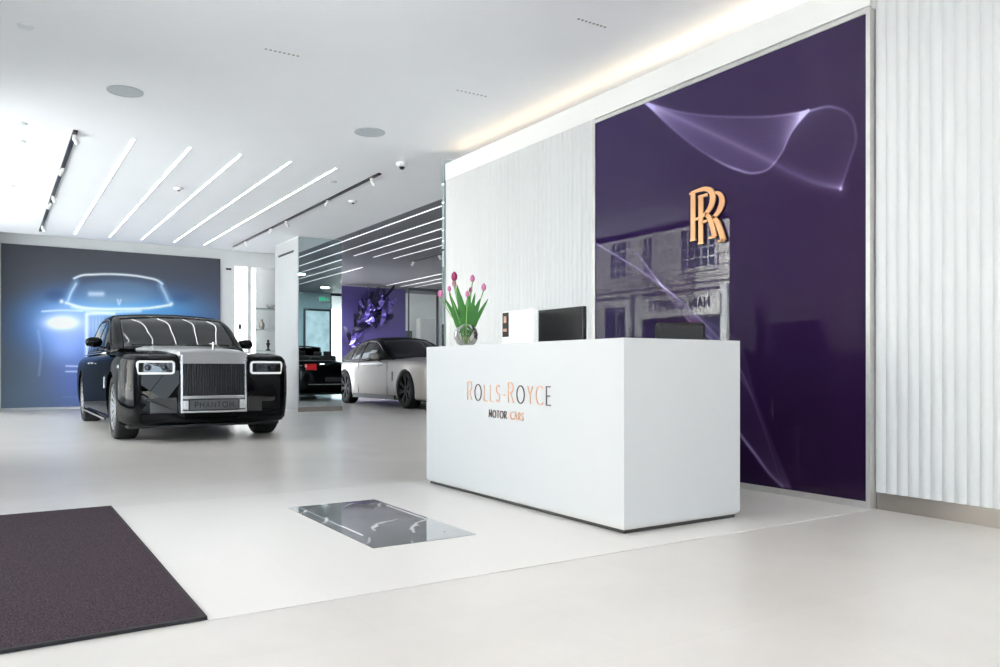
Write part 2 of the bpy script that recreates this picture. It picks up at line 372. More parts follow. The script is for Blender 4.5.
# left shopfront wall with openings
sbox('wall_left', XS - .2, XS, 5.6, 8.77, 0, HC, M['wall'])
sbox('wall_left_rear', XS - .2, XS, 17.2, YB + .2, 0, HC + .2, M['wall'])
def glazing(name, axis, a0, a1, k, z1=HC, n=3):
    """mullioned shopfront window; axis 'y' runs along y at x=k"""
    def bx(mb, s0, s1, z0_, z1_, t=.05):
        if axis == 'y': mb.box(k - t, k + .0, s0, s1, z0_, z1_)
        else: mb.box(s0, s1, k - t, k, z0_, z1_)
    fr = MB(); bx(fr, a0, a1, 0, .08); bx(fr, a0, a1, z1 - .08, z1)
    for i in range(n + 1):
        c = a0 + (a1 - a0) * i / n; bx(fr, max(a0, c - .03), min(a1, c + .03), .08, z1 - .08)
    f = struct(fr.build(name, M['doorframe']))
    p = MB(); t = .006
    if axis == 'y': p.box(k - .03, k - .03 + t, a0 + .01, a1 - .01, .06, z1 - .06)
    else: p.box(a0 + .01, a1 - .01, k - .03, k - .03 + t, .06, z1 - .06)
    p.build('window_pane', M['pane'], f)
glazing('window_1', 'y', 8.77, 17.2, XS, n=2)
sbox('wall_left_entrance', XS - .2, XS, -3.0, 2.65, 0, HC, M['wall'])
glazing('door_1', 'y', 2.65, 5.6, XS, z1=2.5, n=3)
sbox('wall_left_over_door', XS - .2, XS, 2.65, 5.6, 2.5, HC, M['wall'])
glazing('window_2', 'x', -1.1, 2.5, -3.0, z1=3.3, n=2)
sbox('wall_front', 2.5, XW + .2, -3.2, -3.0, 0, HC, M['wall'])
sbox('wall_front_over_window', XS - .2, 2.5, -3.2, -3.0, 3.3, HC, M['wall'])
sbox('wall_front_pier', XS - .2, -1.1, -3.2, -3.0, 0, 3.3, M['wall'])
# back wall
sbox('wall_back', XS - .15, 4.42, YB, YB + .15, .0, HC + .2, M['wall'])
sbox('wall_back_left_pier', XS, .05, YB - .5, YB - .001, 0, HC + .15, M['wall'])

# ------------------------------------------------------------ artwork painting (flat prints)
def srgb2lin(a): return np.where(a <= .04045, a / 12.92, ((a + .055) / 1.055) ** 2.4)
def grid_print(name, o, du, dv, nu, nv, img, m, parent):
    """flat printed sheet: nu x nv cells between o, o+du, o+dv; img (nv+1, nu+1, 3) in sRGB 0..1"""
    u = np.linspace(0, 1, nu + 1); v = np.linspace(0, 1, nv + 1); U, V = np.meshgrid(u, v)
    P = np.array(o)[None, None] + U[..., None] * np.array(du) + V[..., None] * np.array(dv)
    idx = np.arange((nu + 1) * (nv + 1)).reshape(nv + 1, nu + 1)
    F = np.stack([idx[:-1, :-1], idx[:-1, 1:], idx[1:, 1:], idx[1:, :-1]], -1).reshape(-1, 4)
    me = bpy.data.meshes.new(name); me.vertices.add(len(P.reshape(-1, 3))); me.vertices.foreach_set('co', P.reshape(-1).astype(np.float32))
    me.loops.add(F.size); me.loops.foreach_set('vertex_index', F.reshape(-1).astype(np.int32))
    me.polygons.add(len(F)); me.polygons.foreach_set('loop_start', np.arange(0, F.size, 4, dtype=np.int32)); me.polygons.foreach_set('loop_total', np.full(len(F), 4, np.int32))
    me.update(calc_edges=True); me.validate()
    a = me.color_attributes.new('print', 'FLOAT_COLOR', 'POINT')
    c = np.ones((P.shape[0] * P.shape[1], 4), np.float32); c[:, :3] = srgb2lin(np.clip(img, 0, 1)).reshape(-1, 3)
    a.data.foreach_set('color', c.reshape(-1)); me.materials.append(m)
    ob = bpy.data.objects.new(name, me); C.objects.link(ob); ob.parent = parent; return ob
def curve(pts, n=500):
    p = np.array(pts, float); s = np.r_[0, np.cumsum(np.hypot(*np.diff(p, axis=0).T))]; q = np.linspace(0, s[-1], n)
    def cr(c):
        m = np.gradient(c, s); k = np.clip(np.searchsorted(s, q) - 1, 0, len(s) - 2); h = s[k + 1] - s[k]; t = (q - s[k]) / h
        return (2*t**3-3*t**2+1)*c[k] + (t**3-2*t**2+t)*h*m[k] + (-2*t**3+3*t**2)*c[k+1] + (t**3-t**2)*h*m[k+1]
    return np.stack([cr(p[:, 0]), cr(p[:, 1])], 1)
def splat(acc, xy, to, wdt, amp):
    """add a soft line: acc is (H,W); xy in world; to maps to grid"""
    H, W = acc.shape; g = to(xy); r = max(1, int(math.ceil(wdt * 2.2)))
    seg = np.hypot(*np.diff(g, axis=0).T).mean()
    for dy in range(-r, r + 1):
        for dx_ in range(-r, r + 1):
            xi = np.round(g[:, 0]).astype(int) + dx_; yi = np.round(g[:, 1]).astype(int) + dy
            ok = (xi >= 0) & (xi < W) & (yi >= 0) & (yi < H)
            d2 = (xi - g[:, 0]) ** 2 + (yi - g[:, 1]) ** 2; a = (amp if np.isscalar(amp) else amp) * np.exp(-d2 / (2 * wdt ** 2))
            tmp = np.zeros_like(acc)
            np.maximum.at(tmp, (yi[ok], xi[ok]), a[ok] if not np.isscalar(a) else a)
            yield tmp
def line(acc, pts, to, wdt, amp, n=500):
    xy = curve(pts, n) if not isinstance(pts, np.ndarray) else pts
    t = None
    for q in splat(acc, xy, to, wdt, amp): t = q if t is None else np.maximum(t, q)
    acc += t

# ---- purple glass panel on the fluted wall
PY0, PY1, PZ0, PZ1 = 2.788, 5.325, .045, 2.985
pan = thing('feature_panel', 'tall glossy dark purple glass panel with pale wave lines in a slim steel frame', 'panel', (XW - .03, 0, 0))
NU, NV = 400, 470
def wave_img():
    acc = np.zeros((NV + 1, NU + 1)); fill = np.zeros_like(acc)
    to = lambda p: np.stack([(PY1 - p[:, 0]) / (PY1 - PY0) * NU, (p[:, 1] - PZ0) / (PZ1 - PZ0) * NV], 1)
    up = [(4.714, 3.0), (4.256, 2.786), (3.779, 2.628), (3.441, 2.545), (3.194, 2.511), (3.028, 2.491), (2.891, 2.391), (2.858, 2.247), (2.905, 2.104), (2.959, 1.96)]
    lo = [(4.714, 3.0), (4.36, 2.667), (4.057, 2.428), (3.779, 2.258), (3.631, 2.199), (3.506, 2.2), (3.401, 2.279), (3.323, 2.394), (3.194, 2.511)]
    mid = [(4.714, 3.0), (4.156, 2.661), (3.522, 2.272), (3.209, 2.073), (2.959, 1.96)]
    A = curve(up, 400)
    k = int(np.argmin(np.hypot(A[:, 0] - 3.194, A[:, 1] - 2.511)))
    A1 = A[:k][np.linspace(0, k - 1, 400).astype(int)]; B1 = curve(lo, 400); A2 = A[k:][np.linspace(0, 399 - k, 300).astype(int)]
    tp = lambda n, a, b: a + (b - a) * np.linspace(0, 1, n)          # brightness running along a line
    for i in range(34):
        t = i / 33; line(acc, A1 * (1 - t) + B1 * t, to, .8, tp(400, .075, .10 + .05 * t))
    line(acc, A1, to, .8, tp(400, .12, .30)); line(acc, B1, to, .9, np.interp(np.linspace(0, 1, 400), [0, .45, .62, .75, 1], [.08, .14, .55, .3, .12]))
    line(acc, curve(mid, 400), to, 5, .09); line(acc, curve(mid, 400), to, 1.8, .11)
    E = curve([(3.194, 2.511), (3.30, 2.40), (3.38, 2.26), (3.30, 2.15), (3.15, 2.03), (2.959, 1.96)], 300)
    for i in range(30):
        t = i / 29; line(acc, A2 * (1 - t) + E * t, to, .8, .032)
    line(acc, A2, to, .9, np.interp(np.linspace(0, 1, 300), [0, .2, .4, 1], [.35, .35, .15, .12]))
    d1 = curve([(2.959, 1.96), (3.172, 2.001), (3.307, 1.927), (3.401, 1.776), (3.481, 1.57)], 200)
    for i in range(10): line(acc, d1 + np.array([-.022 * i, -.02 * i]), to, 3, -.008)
    l1 = curve([(5.32, 1.939), (4.69, 1.602), (4.156, 1.248), (3.761, .871), (3.564, .492), (3.393, .06)], 500)
    l2 = curve([(4.807, 1.802), (4.467, 1.446), (4.256, 1.231), (4.009, 1.056), (3.85, .92)], 300)
    l3 = curve([(4.156, 1.248), (3.761, 1.02), (3.606, .628), (3.481, .361), (3.323, .06)], 400)
    l4 = curve([(4.256, 1.231), (3.9, .72), (3.761, .41), (3.606, .247), (3.481, .123), (3.393, .06)], 400)
    line(acc, l1, to, .9, tp(500, .5, .04)); line(acc, l2, to, .9, tp(300, .34, .1))
    for i in range(18):
        t = i / 17; line(acc, l1[100:390][np.linspace(0, 289, 300).astype(int)] * (1 - t) + l2 * t, to, .8, .04)
    for i in range(30):
        t = i / 29; line(acc, l3 * (1 - t) + l4 * t, to, 1.2, .030)
    line(acc, l3, to, 1.2, .04); line(acc, l4, to, 1.3, np.interp(np.linspace(0, 1, 400), [0, .5, .75, 1], [.02, .2, .6, .3]))
    acc *= 1.08
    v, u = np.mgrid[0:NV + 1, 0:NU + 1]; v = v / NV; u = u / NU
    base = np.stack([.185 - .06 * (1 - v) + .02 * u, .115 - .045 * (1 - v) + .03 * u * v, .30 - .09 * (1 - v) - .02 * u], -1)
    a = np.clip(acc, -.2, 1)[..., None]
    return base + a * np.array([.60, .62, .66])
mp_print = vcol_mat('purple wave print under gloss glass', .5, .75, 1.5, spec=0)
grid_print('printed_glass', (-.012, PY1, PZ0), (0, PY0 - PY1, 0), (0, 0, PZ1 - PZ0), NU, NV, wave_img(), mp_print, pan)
bk = MB().box(-.010, .05, PY0, PY1, PZ0, PZ1); bk.build('backing_board', M['black'], pan)
fr = MB(); fr.box(-.02, .05, PY0 - .026, PY0, .0, PZ1 + .03); fr.box(-.02, .05, PY1, PY1 + .035, .0, PZ1 + .03); fr.box(-.02, .05, PY0, PY1, PZ1, PZ1 + .03); fr.box(-.02, .05, PY0, PY1, .004, PZ0)
fr.build('panel_frame', M['steel'], pan)
# gold double-letter emblem on the panel
def emblem_mb(th0, th1, wide):
    mb = MB()
    def P(x, y):      # crop coordinates of the drawing -> metres on the emblem plane
        a = (x - 355) / 7.41 * .0094; b = -((y - 333) / 7.41 + .214 * (x - 355) / 7.41 * .92) * .0071
        return (a, b)
    def stroke(pts, ws, z=0):
        n = len(pts); L = []; Q = []
        p = [Vector((P(*q)[0], P(*q)[1])) for q in pts]
        for k in range(n):
            d = (p[min(k + 1, n - 1)] - p[max(k - 1, 0)]).normalized(); s = Vector((d.y, -d.x)); wv = ws[k] * .61 + wide
            L.append(p[k] + s * wv); Q.append(p[k] - s * wv)
        pts3 = [(-(th0 + z), -q.x, q.y) for q in L] + [(-(th0 + z), -q.x, q.y) for q in Q] + [(-(th1 + z), -q.x, q.y) for q in L] + [(-(th1 + z), -q.x, q.y) for q in Q]
        f = [(0, n, 3 * n, 2 * n), (n - 1, 3 * n - 1, 4 * n - 1, 2 * n - 1)]
        for k in range(n - 1):
            f += [(k, k + 1, n + k + 1, n + k), (2 * n + k, 3 * n + k, 3 * n + k + 1, 2 * n + k + 1), (k, 2 * n + k, 2 * n + k + 1, k + 1), (n + k, n + k + 1, 3 * n + k + 1, 3 * n + k)]
        mb.add(pts3, f)
    W_, T_ = .036, .017
    def cv(pts, ws, n=24):
        c = curve(pts, n); w_ = np.interp(np.linspace(0, 1, n), np.linspace(0, 1, len(ws)), ws); return [tuple(q) for q in c], list(w_)
    stroke([(251, 150), (251, 505), (251, 525)], [W_, W_, W_ + .012])
    stroke([(224, 157), (256, 150)], [.012, .014])
    a, b = cv([(240, 150), (300, 132), (350, 124), (388, 140), (405, 190), (395, 250), (360, 305), (300, 348), (268, 358)], [.016, .02, .026, .036, .042, .038, .026, .016, .014]); stroke(a, b, .004)
    a, b = cv([(350, 312), (380, 350), (400, 410), (420, 492)], [.024, .034, .036, .034]); stroke(a, b, .004)
    stroke([(372, 500), (424, 490)], [.012, .014])
    stroke([(312, 180), (312, 525), (312, 548)], [W_, W_, W_ + .012])
    stroke([(292, 184), (362, 168)], [.014, .018])
    a, b = cv([(420, 152), (450, 166), (470, 215), (455, 280), (425, 325), (398, 348)], [.014, .028, .04, .038, .028, .02]); stroke(a, b)
    a, b = cv([(398, 340), (430, 370), (455, 430), (482, 518)], [.024, .036, .038, .036]); stroke(a, b)
    stroke([(440, 525), (490, 516)], [.012, .014])
    stroke([(316, 384), (362, 366)], [.014, .016])
    return mb
em = thing('double_letter_emblem', 'rose gold interlocked double R emblem mounted on the purple panel', 'emblem', (XW - .043, 4.035, 1.965))
emblem_mb(.012, .022, 0).build('emblem_face', M['gold'], em)
emblem_mb(.0, .0115, .004).build('emblem_return', M['emblem_side'], em)

# ---- car poster on the back wall
pos = thing('wall_poster', 'huge wall poster of a glowing blue car front behind the black saloon', 'poster', (0, YB - .02, 0))
X0, X1, Z0, Z1 = .15, 4.37, .05, 3.335
def cam_px(X, Z, Y=YB):
    th = R(32.8336); d = X * math.sin(th) + Y * math.cos(th); l = X * math.cos(th) - Y * math.sin(th)
    return 500 + 787.25 * l / d, 368 - 787.25 * (Z - .85) / d
def poster_img(nu, nv):
    X = np.linspace(X0, X1, nu + 1); Z = np.linspace(Z0, Z1, nv + 1); XX, ZZ = np.meshgrid(X, Z)
    px, py = cam_px(XX, ZZ)       # design coordinates: the drawing is laid out on a 220 x 170 sheet
    one = np.ones(px.shape)
    t = np.clip((py - 255) / 150, 0, 1)[..., None]; k = np.clip((px - 10) / 200, 0, 1)[..., None]
    img = (1 - t) * np.array([.30, .305, .335]) + t * ((1 - k) * np.array([.37, .43, .50]) + k * np.array([.30, .36, .55]))
    def lay(col, a):
        nonlocal img
        a = np.clip(a, 0, 1)[..., None]; img = img * (1 - a) + np.array(col) / 255 * a
    def g(cx, cy, sx, sy, p=1): return np.exp(-(((px - cx) / sx) ** 2 + ((py - cy) / sy) ** 2) ** p)
    lay((66, 108, 178), .85 * g(112, 322, 92, 38, 2.2)); lay((80, 130, 205), .6 * g(60, 325, 45, 32, 1.3)); lay((96, 118, 205), .55 * g(80, 372, 34, 40, 1.3))
    lay((120, 150, 235), .75 * g(70, 338, 26, 20)); lay((120, 190, 232), .75 * g(116, 309, 60, 9, 1.2)); lay((90, 165, 220), .45 * g(165, 318, 45, 22))
    lay((112, 140, 168), .60 * g(117, 292, 42, 12, 3)); lay((150, 180, 205), .35 * g(110, 300, 40, 6)); lay((48, 66, 108), .45 * g(55, 296, 10, 6, 1.6)); lay((52, 74, 118), .35 * g(182, 298, 10, 5, 1.6))
    lay((205, 225, 252), .75 * g(66, 322, 27, 15)); lay((255, 255, 255), 1.3 * g(62, 323, 16, 6.5, 1.3)); lay((200, 220, 245), .6 * g(98, 325, 14, 14)); lay((190, 215, 250), .35 * g(66, 345, 20, 18))
    def ln(pts, wd_, amp, col=(232, 242, 252)):
        c = curve(pts, 160); d2 = np.full(px.shape, 1e9)
        for a, b in c: d2 = np.minimum(d2, (px - a) ** 2 + (py - b) ** 2)
        lay(col, 1.1 * amp * np.exp(-d2 / (2 * wd_ ** 2)))
    ln([(74, 278.5), (80, 276), (95, 274.6), (120, 274.6), (145, 277.5), (158, 281), (162, 284)], .8, .9)
    ln([(76, 282), (71, 291), (67, 302)], 2.6, .4, (150, 195, 235)); ln([(76, 284), (70, 295), (68, 301)], .9, .5); ln([(160, 285), (165, 294), (168, 302)], 2.4, .4, (150, 195, 235)); ln([(161, 286), (166, 296), (168, 301)], .9, .4)
    ln([(66, 303), (82, 307.5), (100, 309), (120, 309), (150, 308), (170, 305)], 1.0, .85); ln([(72, 307), (92, 311.5), (115, 312), (140, 311)], 1.2, .55)
    ln([(42, 311.5), (60, 310.5), (82, 311)], .7, .6); ln([(86.5, 315), (86.5, 355)], 1.3, .7); ln([(87, 314), (100, 313.4), (114, 314)], 1.1, .75)
    for i in range(6): ln([(91 + i * 3.4, 317), (91 + i * 3.4, 350)], .5, .35, (110, 140, 190))
    ln([(117.5, 300), (119, 304.5), (120.5, 300)], .7, .5); ln([(66, 366), (84, 366.5)], .6, .55); ln([(66, 371.5), (84, 371.5)], .6, .55)
    ln([(62, 397), (80, 397)], .5, .3, (110, 140, 190)); ln([(38, 331), (41, 350), (39, 375)], .9, .16); ln([(90, 294), (102, 294)], 1.8, .55)
    lay((240, 250, 255), g(61.5, 301.5, 2, 2)); lay((235, 245, 255), g(171, 304, 2, 2))
    return img * 1.12
grid_print('printed_sheet', (X0, -.006, Z0), (X1 - X0, 0, 0), (0, 0, Z1 - Z0), 300, 240, poster_img(300, 240), vcol_mat('matt poster print', .6, 0, spec=.2), pos)
MB().box(X0, X1, -.004, .018, Z0, Z1).build('poster_board', M['darkmetal'], pos)

# ------------------------------------------------------------ display alcoves right of the poster
sbox('wall_back_panel', 4.42, 4.70, YB, YB + .15, 0, HC + .15, M['wall'])
sbox('wall_alcove_back', 4.42, 6.2, YB + .62, YB + .75, 0, HC + .15, M['wall'])
sbox('wall_alcove_header', 4.70, 5.95, YB, YB + .1, 3.2, HC + .15, M['wall'])
sbox('wall_alcove_divider', 4.99, 5.08, YB, YB + .6, 0, 3.2, M['wall'])
def alcove(x0, x1, label):
    t = thing('display_shelving', label, 'shelving', ((x0 + x1) / 2, YB + .3, 0), 0, 'display alcoves beside the poster'); h = (x1 - x0) / 2
    MB().box(-h + .005, -h + .085, -.28, -.24, .05, 3.15).build('light_strip', M['niche_led'], t)
    for z in (.75, 1.25, 1.75, 2.25): MB().box(-h + .09, h, -.2, .28, z, z + .012).build('shelf', M['shelf'], t)
    return t
alcove(4.70, 4.98, 'narrow lit alcove with glass shelves directly right of the poster wall panel')
alcove(5.09, 5.85, 'wider lit alcove with glass shelves next to the white column')
items = [('small dark figurine on an alcove shelf above the black car wing', 5.55, 1.264, 'fig'), ('small dark vase on the upper alcove glass shelf', 5.40, 1.764, 'vase'),
         ('tan lidded box on the lower alcove shelf', 5.5, .764, 'box'), ('grey bowl on the upper shelf of the wider alcove', 5.62, 2.264, 'bowl'),
         ('grey cup on a shelf of the narrow alcove', 4.88, 1.764, 'cup'), ('dark cup on the lower shelf of the narrow alcove', 4.88, 1.264, 'cup')]
for lb, x_, z_, k in items:
    o = thing('display_' + {'fig': 'figurine', 'vase': 'vase', 'box': 'box', 'bowl': 'bowl', 'cup': 'cup'}[k], lb, {'fig': 'figurine', 'vase': 'vase', 'box': 'box', 'bowl': 'bowl', 'cup': 'cup'}[k], (x_, YB + .28, z_))
    if k == 'fig': MB().lathe([(0, 0), (.06, 0), (.06, .02), (.02, .04), (.03, .12), (.05, .17), (.02, .2), (.035, .24), (0, .27)], 16).build('body', M['darkmetal'], o, True)
    elif k == 'vase': MB().lathe([(0, 0), (.04, 0), (.07, .08), (.06, .15), (.025, .2), (.035, .24), (.02, .24)], 16).build('body', M['taupe'], o, True)
    elif k == 'box':
        MB().box(-.1, .1, -.08, .08, 0, .12).build('body', M['tan'], o, bevel=.005); MB().box(-.105, .105, -.085, .085, .12, .15).build('lid', M['taupe'], o, bevel=.005)
    elif k == 'bowl': MB().lathe([(0, 0), (.04, 0), (.1, .06), (.12, .1), (.11, .1), (.09, .06), (0, .01)], 16).build('body', M['steel'], o, True)
    else: MB().lathe([(0, 0), (.04, 0), (.045, .11), (.04, .11), (.035, .01), (0, .01)], 16).build('body', M['darkmetal'], o, True)

# mirror-clad column
col = struct(box('wall_column', 4.98, 5.862, YM + .012, YM + 1.45, 0, HC + .02, M['wall']))
sbox('wall_column_side', 4.965, 4.98, YM, YM + 1.45, .02, HC - .02, M['column'])
mir = tag(box('mirror_panel', 4.985, 5.857, YM, YM + .010, .09, HC - .01, M['mirror']), 'tall mirror on the narrow column face left of the white coupe', 'mirror')
sbox('baseboard_column', 4.97, 5.87, YM - .012, YM + .01, 0, .09, M['taupe'])
tag(box('slot_vent', 4.955, 4.964, YM + .25, YM + 1.2, 3.12, 3.16, M['darkmetal']), 'dark slot vent near the top of the white column', 'vent')
tag(box('slot_vent', 4.50, 4.62, YB - .008, YB - .001, 3.10, 3.14, M['darkmetal']), 'dark slot vent high on the white panel right of the poster', 'vent')

# ------------------------------------------------------------ right-hand showroom
sbox('wall_far_right', 14.05, 14.2, -3.0, 24.5, 0, HC, M['wall'])
sbox('wall_front_right', 5.4, 9.75, 3.9, 4.0, 0, HC, M['paleblue'])
sbox('wall_far', 5.5, 14.05, 24.3, 24.45, 0, HC, M['wall'])
sbox('wall_violet', 8.65, 11.02, 22.6, 22.8, 0, 3.34, M['purple'])
glazing('window_4', 'x', 9.75, 14.05, 4.0, n=3)
glazing('window_5', 'x', 11.1, 13.2, 22.6, n=2)
sbox('wall_far_pillar', 11.95, 12.5, 23.4, 23.7, 0, 2.5, M['white'])
sbox('wall_far_grey', 11.2, 11.9, 23.9, 24.1, 0, 2.1, M['doorframe'])
sbox('trim_2', 12.22, 12.34, 22.3, 22.42, 0, HC, M['darkmetal'])
# glass door with exit sign on the street-side wall of the right showroom
d2 = struct(MB().box(-.48, -.42, 0, .05, 0, 2.85).box(.42, .48, 0, .05, 0, 2.85).box(-.42, .42, 0, .05, 2.78, 2.85).build('door_2', M['doorframe'], loc=(9.27, 4.0, 0)))
MB().box(-.42, .42, .02, .03, .02, 2.78).build('door_glass', mat('bright door glass', (150, 178, 186), .08, emit=(190, 214, 220), estr=.5, noise=(2.2, .5, 0)), d2)
MB().bar((-.34, .08, .9), (-.34, .08, 1.3), .025).build('door_handle', M['chrome'], d2)
ex = thing('exit_sign', 'green and white exit sign above the glass door, seen in the column mirror', 'exit sign', (9.5, 4.06, 3.12))
MB().box(-.2, .2, -.055, .0, 0, .15).build('sign_body', M['white_p'], ex)
g_ = MB(); g_.box(-.18, -.02, .001, .004, .02, .13); g_.box(.04, .10, .001, .004, .02, .13); g_.box(.13, .17, .001, .004, .05, .11); g_.build('sign_symbols', M['green'], ex)

# wall sculpture of bent metal shards
sc = thing('shard_sculpture', 'wall sculpture of twisted violet metal shards on the dark violet wall', 'sculpture', (9.3, 22.55, 1.2))
rnd = random.Random(4)
mbs = [MB(), MB()]
def ribbon(mb, p, q, wd, tw):
    p = Vector(p); q = Vector(q); n = 7; d = q - p; vs_ = []
    for i in range(n + 1):
        t = i / n; c = p + d * t + Vector((0, -.10 * math.sin(PI * t), 0)); a = tw * t + tw
        s = Vector((math.cos(a) * d.normalized().z, -abs(math.sin(a)) * .8, -math.cos(a) * d.normalized().x)) * wd / 2 * (.4 + math.sin(PI * t) * .6)
        nn = Vector((0, .012, 0)); vs_ += [c - s - nn, c + s - nn, c + s + nn, c - s + nn]
    f = [(0, 1, 2, 3), (4 * n + 3, 4 * n + 2, 4 * n + 1, 4 * n)]
    for i in range(n):
        for k in range(4): f.append((4 * i + k, 4 * i + (k + 1) % 4, 4 * i + 4 + (k + 1) % 4, 4 * i + 4 + k))
    mb.add(vs_, f)
arcpts = [(-.25, .35), (-.15, .75), (-.05, 1.15), (.15, 1.45), (.40, 1.62), (.70, 1.68), (.95, 1.62), (1.05, 1.40), (.85, 1.25), (.55, 1.2), (.35, 1.05), (.6, .95), (.3, 1.35), (.65, 1.45), (.05, .95)]
for i in range(62):
    a = rnd.choice(arcpts); b = rnd.choice(arcpts[max(0, arcpts.index(a) - 2):arcpts.index(a) + 3])
    x0_ = a[0] + rnd.uniform(-.12, .12); z0_ = a[1] + rnd.uniform(-.14, .14)
    ang = rnd.choice([R(70), R(110), R(60), R(20), R(85)]) + rnd.uniform(-.3, .3); L_ = rnd.uniform(.25, .6)
    yy = -rnd.uniform(.06, .35)
    ribbon(mbs[0 if rnd.random() < .45 else 1], (x0_, yy, z0_), (x0_ + math.cos(ang) * L_, yy - rnd.uniform(-.03, .1), z0_ + math.sin(ang) * L_), rnd.uniform(.08, .2), rnd.uniform(-1.3, 1.3))
mbs[0].build('light_shards', M['violet'], sc); mbs[1].build('dark_shards', M['indigo'], sc)
st_ = MB(); st_.bar((0, .03, -.15), (0, .03, 1.3), .05); st_.bar((-.2, .03, .4), (.6, .03, 1.2), .04); st_.build('mounting_bracket', M['darkmetal'], sc)

# ------------------------------------------------------------ ceiling lights and fittings
for x_, y_ in [(7.0, 6.0), (8.8, 6.0), (7.0, 9.0), (9.2, 9.2), (11.5, 20.5), (11.5, 17)]:     # fill lamps added under the ceiling to brighten the right-hand showroom
    d_ = bpy.data.lights.new('fill_downlight', 'AREA'); d_.shape = 'DISK'; d_.size = .25; d_.energy = 24; d_.color = (.93, .97, 1)
    o_ = bpy.data.objects.new('fill_downlight', d_); C.objects.link(o_); o_.location = (x_, y_, HC - .02)
for x_, y_ in [(8.44, 19.0)]:                                                  # track spot on the violet wall
    d_ = bpy.data.lights.new('wall_spot', 'SPOT'); d_.energy = 300; d_.spot_size = R(52); d_.spot_blend = .9; d_.shadow_soft_size = .03; d_.color = (.9, .92, 1)
    o_ = bpy.data.objects.new('wall_spot', d_); C.objects.link(o_); o_.location = (x_, y_, HC - .12)
    o_.rotation_euler = (Vector((9.2, 22.6, 1.25)) - Vector((x_, y_, HC))).to_track_quat('-Z', 'Y').to_euler()
LX = [1.325, 1.92, 2.49, 3.09, 3.68]
LBL = ['leftmost', 'second from left', 'middle', 'second from right', 'rightmost']
def linear(x, y0, y1, label, group, wd=.023, m='lightbar'):
    t = thing('linear_light', label, 'ceiling light', (x, (y0 + y1) / 2, HC - .005), 0, group); h = (y1 - y0) / 2
    MB().box(-wd / 2, wd / 2, -h, h, -.004, -.001).build('diffuser', M[m], t); q = wd / 2 + .004
    e = MB(); e.box(-q, -wd / 2, -h, h, -.005, .004); e.box(wd / 2, q, -h, h, -.005, .004); e.box(-q, q, -h - .01, -h, -.005, .004); e.box(-q, q, h, h + .01, -.005, .004)
    e.build('housing', M['white_p'], t); return t
for x_, lb in zip(LX, LBL): linear(x_, 9.55, 16.95, '%s long white linear light in the front hall ceiling above the black car' % lb, 'linear lights over the black car')
M['lightbar2'] = mat('dim linear diffuser', (255, 255, 255), .5, emit=(236, 238, 246), estr=1.1)
for i, (x_, y0, y1) in enumerate([(5.93, 5, 16.7), (6.44, 5, 16.7), (6.90, 5, 16.8), (7.36, 5, 16.75), (7.84, 5, 16.7)]):
    linear(x_, y0, y1, '%s long linear light on the grey ceiling above the white coupe' % ['topmost', 'second from top', 'middle', 'second from bottom', 'lowest'][i], 'linear lights over the white coupe', m='lightbar2')
for i, (x_, y0, y1) in enumerate([(10.22, 12, 22.3), (10.75, 12, 22.4), (11.2, 12, 22.3)]):
    linear(x_, y0, y1, '%s distant linear light just above the violet wall' % ['upper', 'middle', 'lower'][i], 'linear lights beyond the white coupe', m='lightbar2')
linear(7.87, 18.6, 22.3, 'short linear light on the grey ceiling beside the mirror column', 'short light', m='lightbar2')
def track(x, y0, y1, ys, label, n=None):
    t = thing('track_light', label, 'track light', (x, (y0 + y1) / 2, HC)); h = (y1 - y0) / 2; c = (y0 + y1) / 2
    MB().box(-.022, .022, -h, h, -.02, 0).build('track', M['black'], t)
    for i, y in enumerate(ys):
        a = R(35 if i % 2 else -30)
        s = MB(); s.box(-.018, .018, y - c - .03, y - c + .03, -.05, -.018)
        s.lathe([(0, 0), (.026, 0), (.026, -.07), (.022, -.07), (.02, -.062), (0, -.062)], 14, Matrix.Translation((0, y - c, -.05)) @ Matrix.Rotation(a, 4, 'Y'))
        s.build('spotlight', M['white_p'], t, True, auto=40)
    return t
track(.752, 9.55, 16.9, [9.7, 11.4, 13.3, 13.9, 16.2], 'black ceiling track with white spotlights on the left of the hall')
track(4.26, 9.5, 16.9, [9.75, 11.4, 13.4, 14.3, 16.0, 16.8], 'black ceiling track with white spotlights between the linear lights and grey ceiling')
track(8.44, 14.5, 17.0, [15.6, 16.9], 'short black ceiling track with spotlights on the grey ceiling')
for (x_, y_, r_, lb) in [(1.03, 7.96, .155, 'round ceiling speaker grille on the left, above the poster side'), (3.43, 7.91, .165, 'round ceiling speaker grille on the right, nearer the fluted wall')]:
    t = thing('ceiling_speaker', lb, 'speaker', (x_, y_, HC)); MB().lathe([(0, -.004), (r_ - .012, -.004)], 40).build('grille', M['speaker'], t, True)
    MB().lathe([(r_ - .012, 0), (r_ - .012, -.007), (r_, -.007), (r_, 0)], 40).build('rim', M['speaker'], t, True, auto=40)
def drill(x0, x1, y, lb, n=8):
    t = thing('slot_diffuser', lb, 'air diffuser', ((x0 + x1) / 2, y, HC)); m = MB()
    for i in range(n):
        x = -(x1 - x0) / 2 + (x1 - x0) * i / (n - 1); m.lathe([(0, -.003), (.010, -.003), (.012, 0)], 10, Matrix.Translation((x, 0, 0)))
    m.build('perforations', M['speaker'] if n < 8 else M['taupe'], t); MB().box(-(x1 - x0) / 2 - .02, (x1 - x0) / 2 + .02, -.022, .022, -.001, 0).build('cover_plate', M['ceiling'], t)
drill(3.60, 3.85, 4.52, 'perforated ceiling slot above the purple panel'); drill(1.84, 2.10, 6.30, 'perforated ceiling slot nearest the left speaker')
drill(3.59, 3.89, 6.28, 'perforated ceiling slot in front of the right speaker')
cc = thing('security_camera', 'small white dome camera with black eye on the ceiling by the wall end', 'camera', (4.285, 8.89, HC))
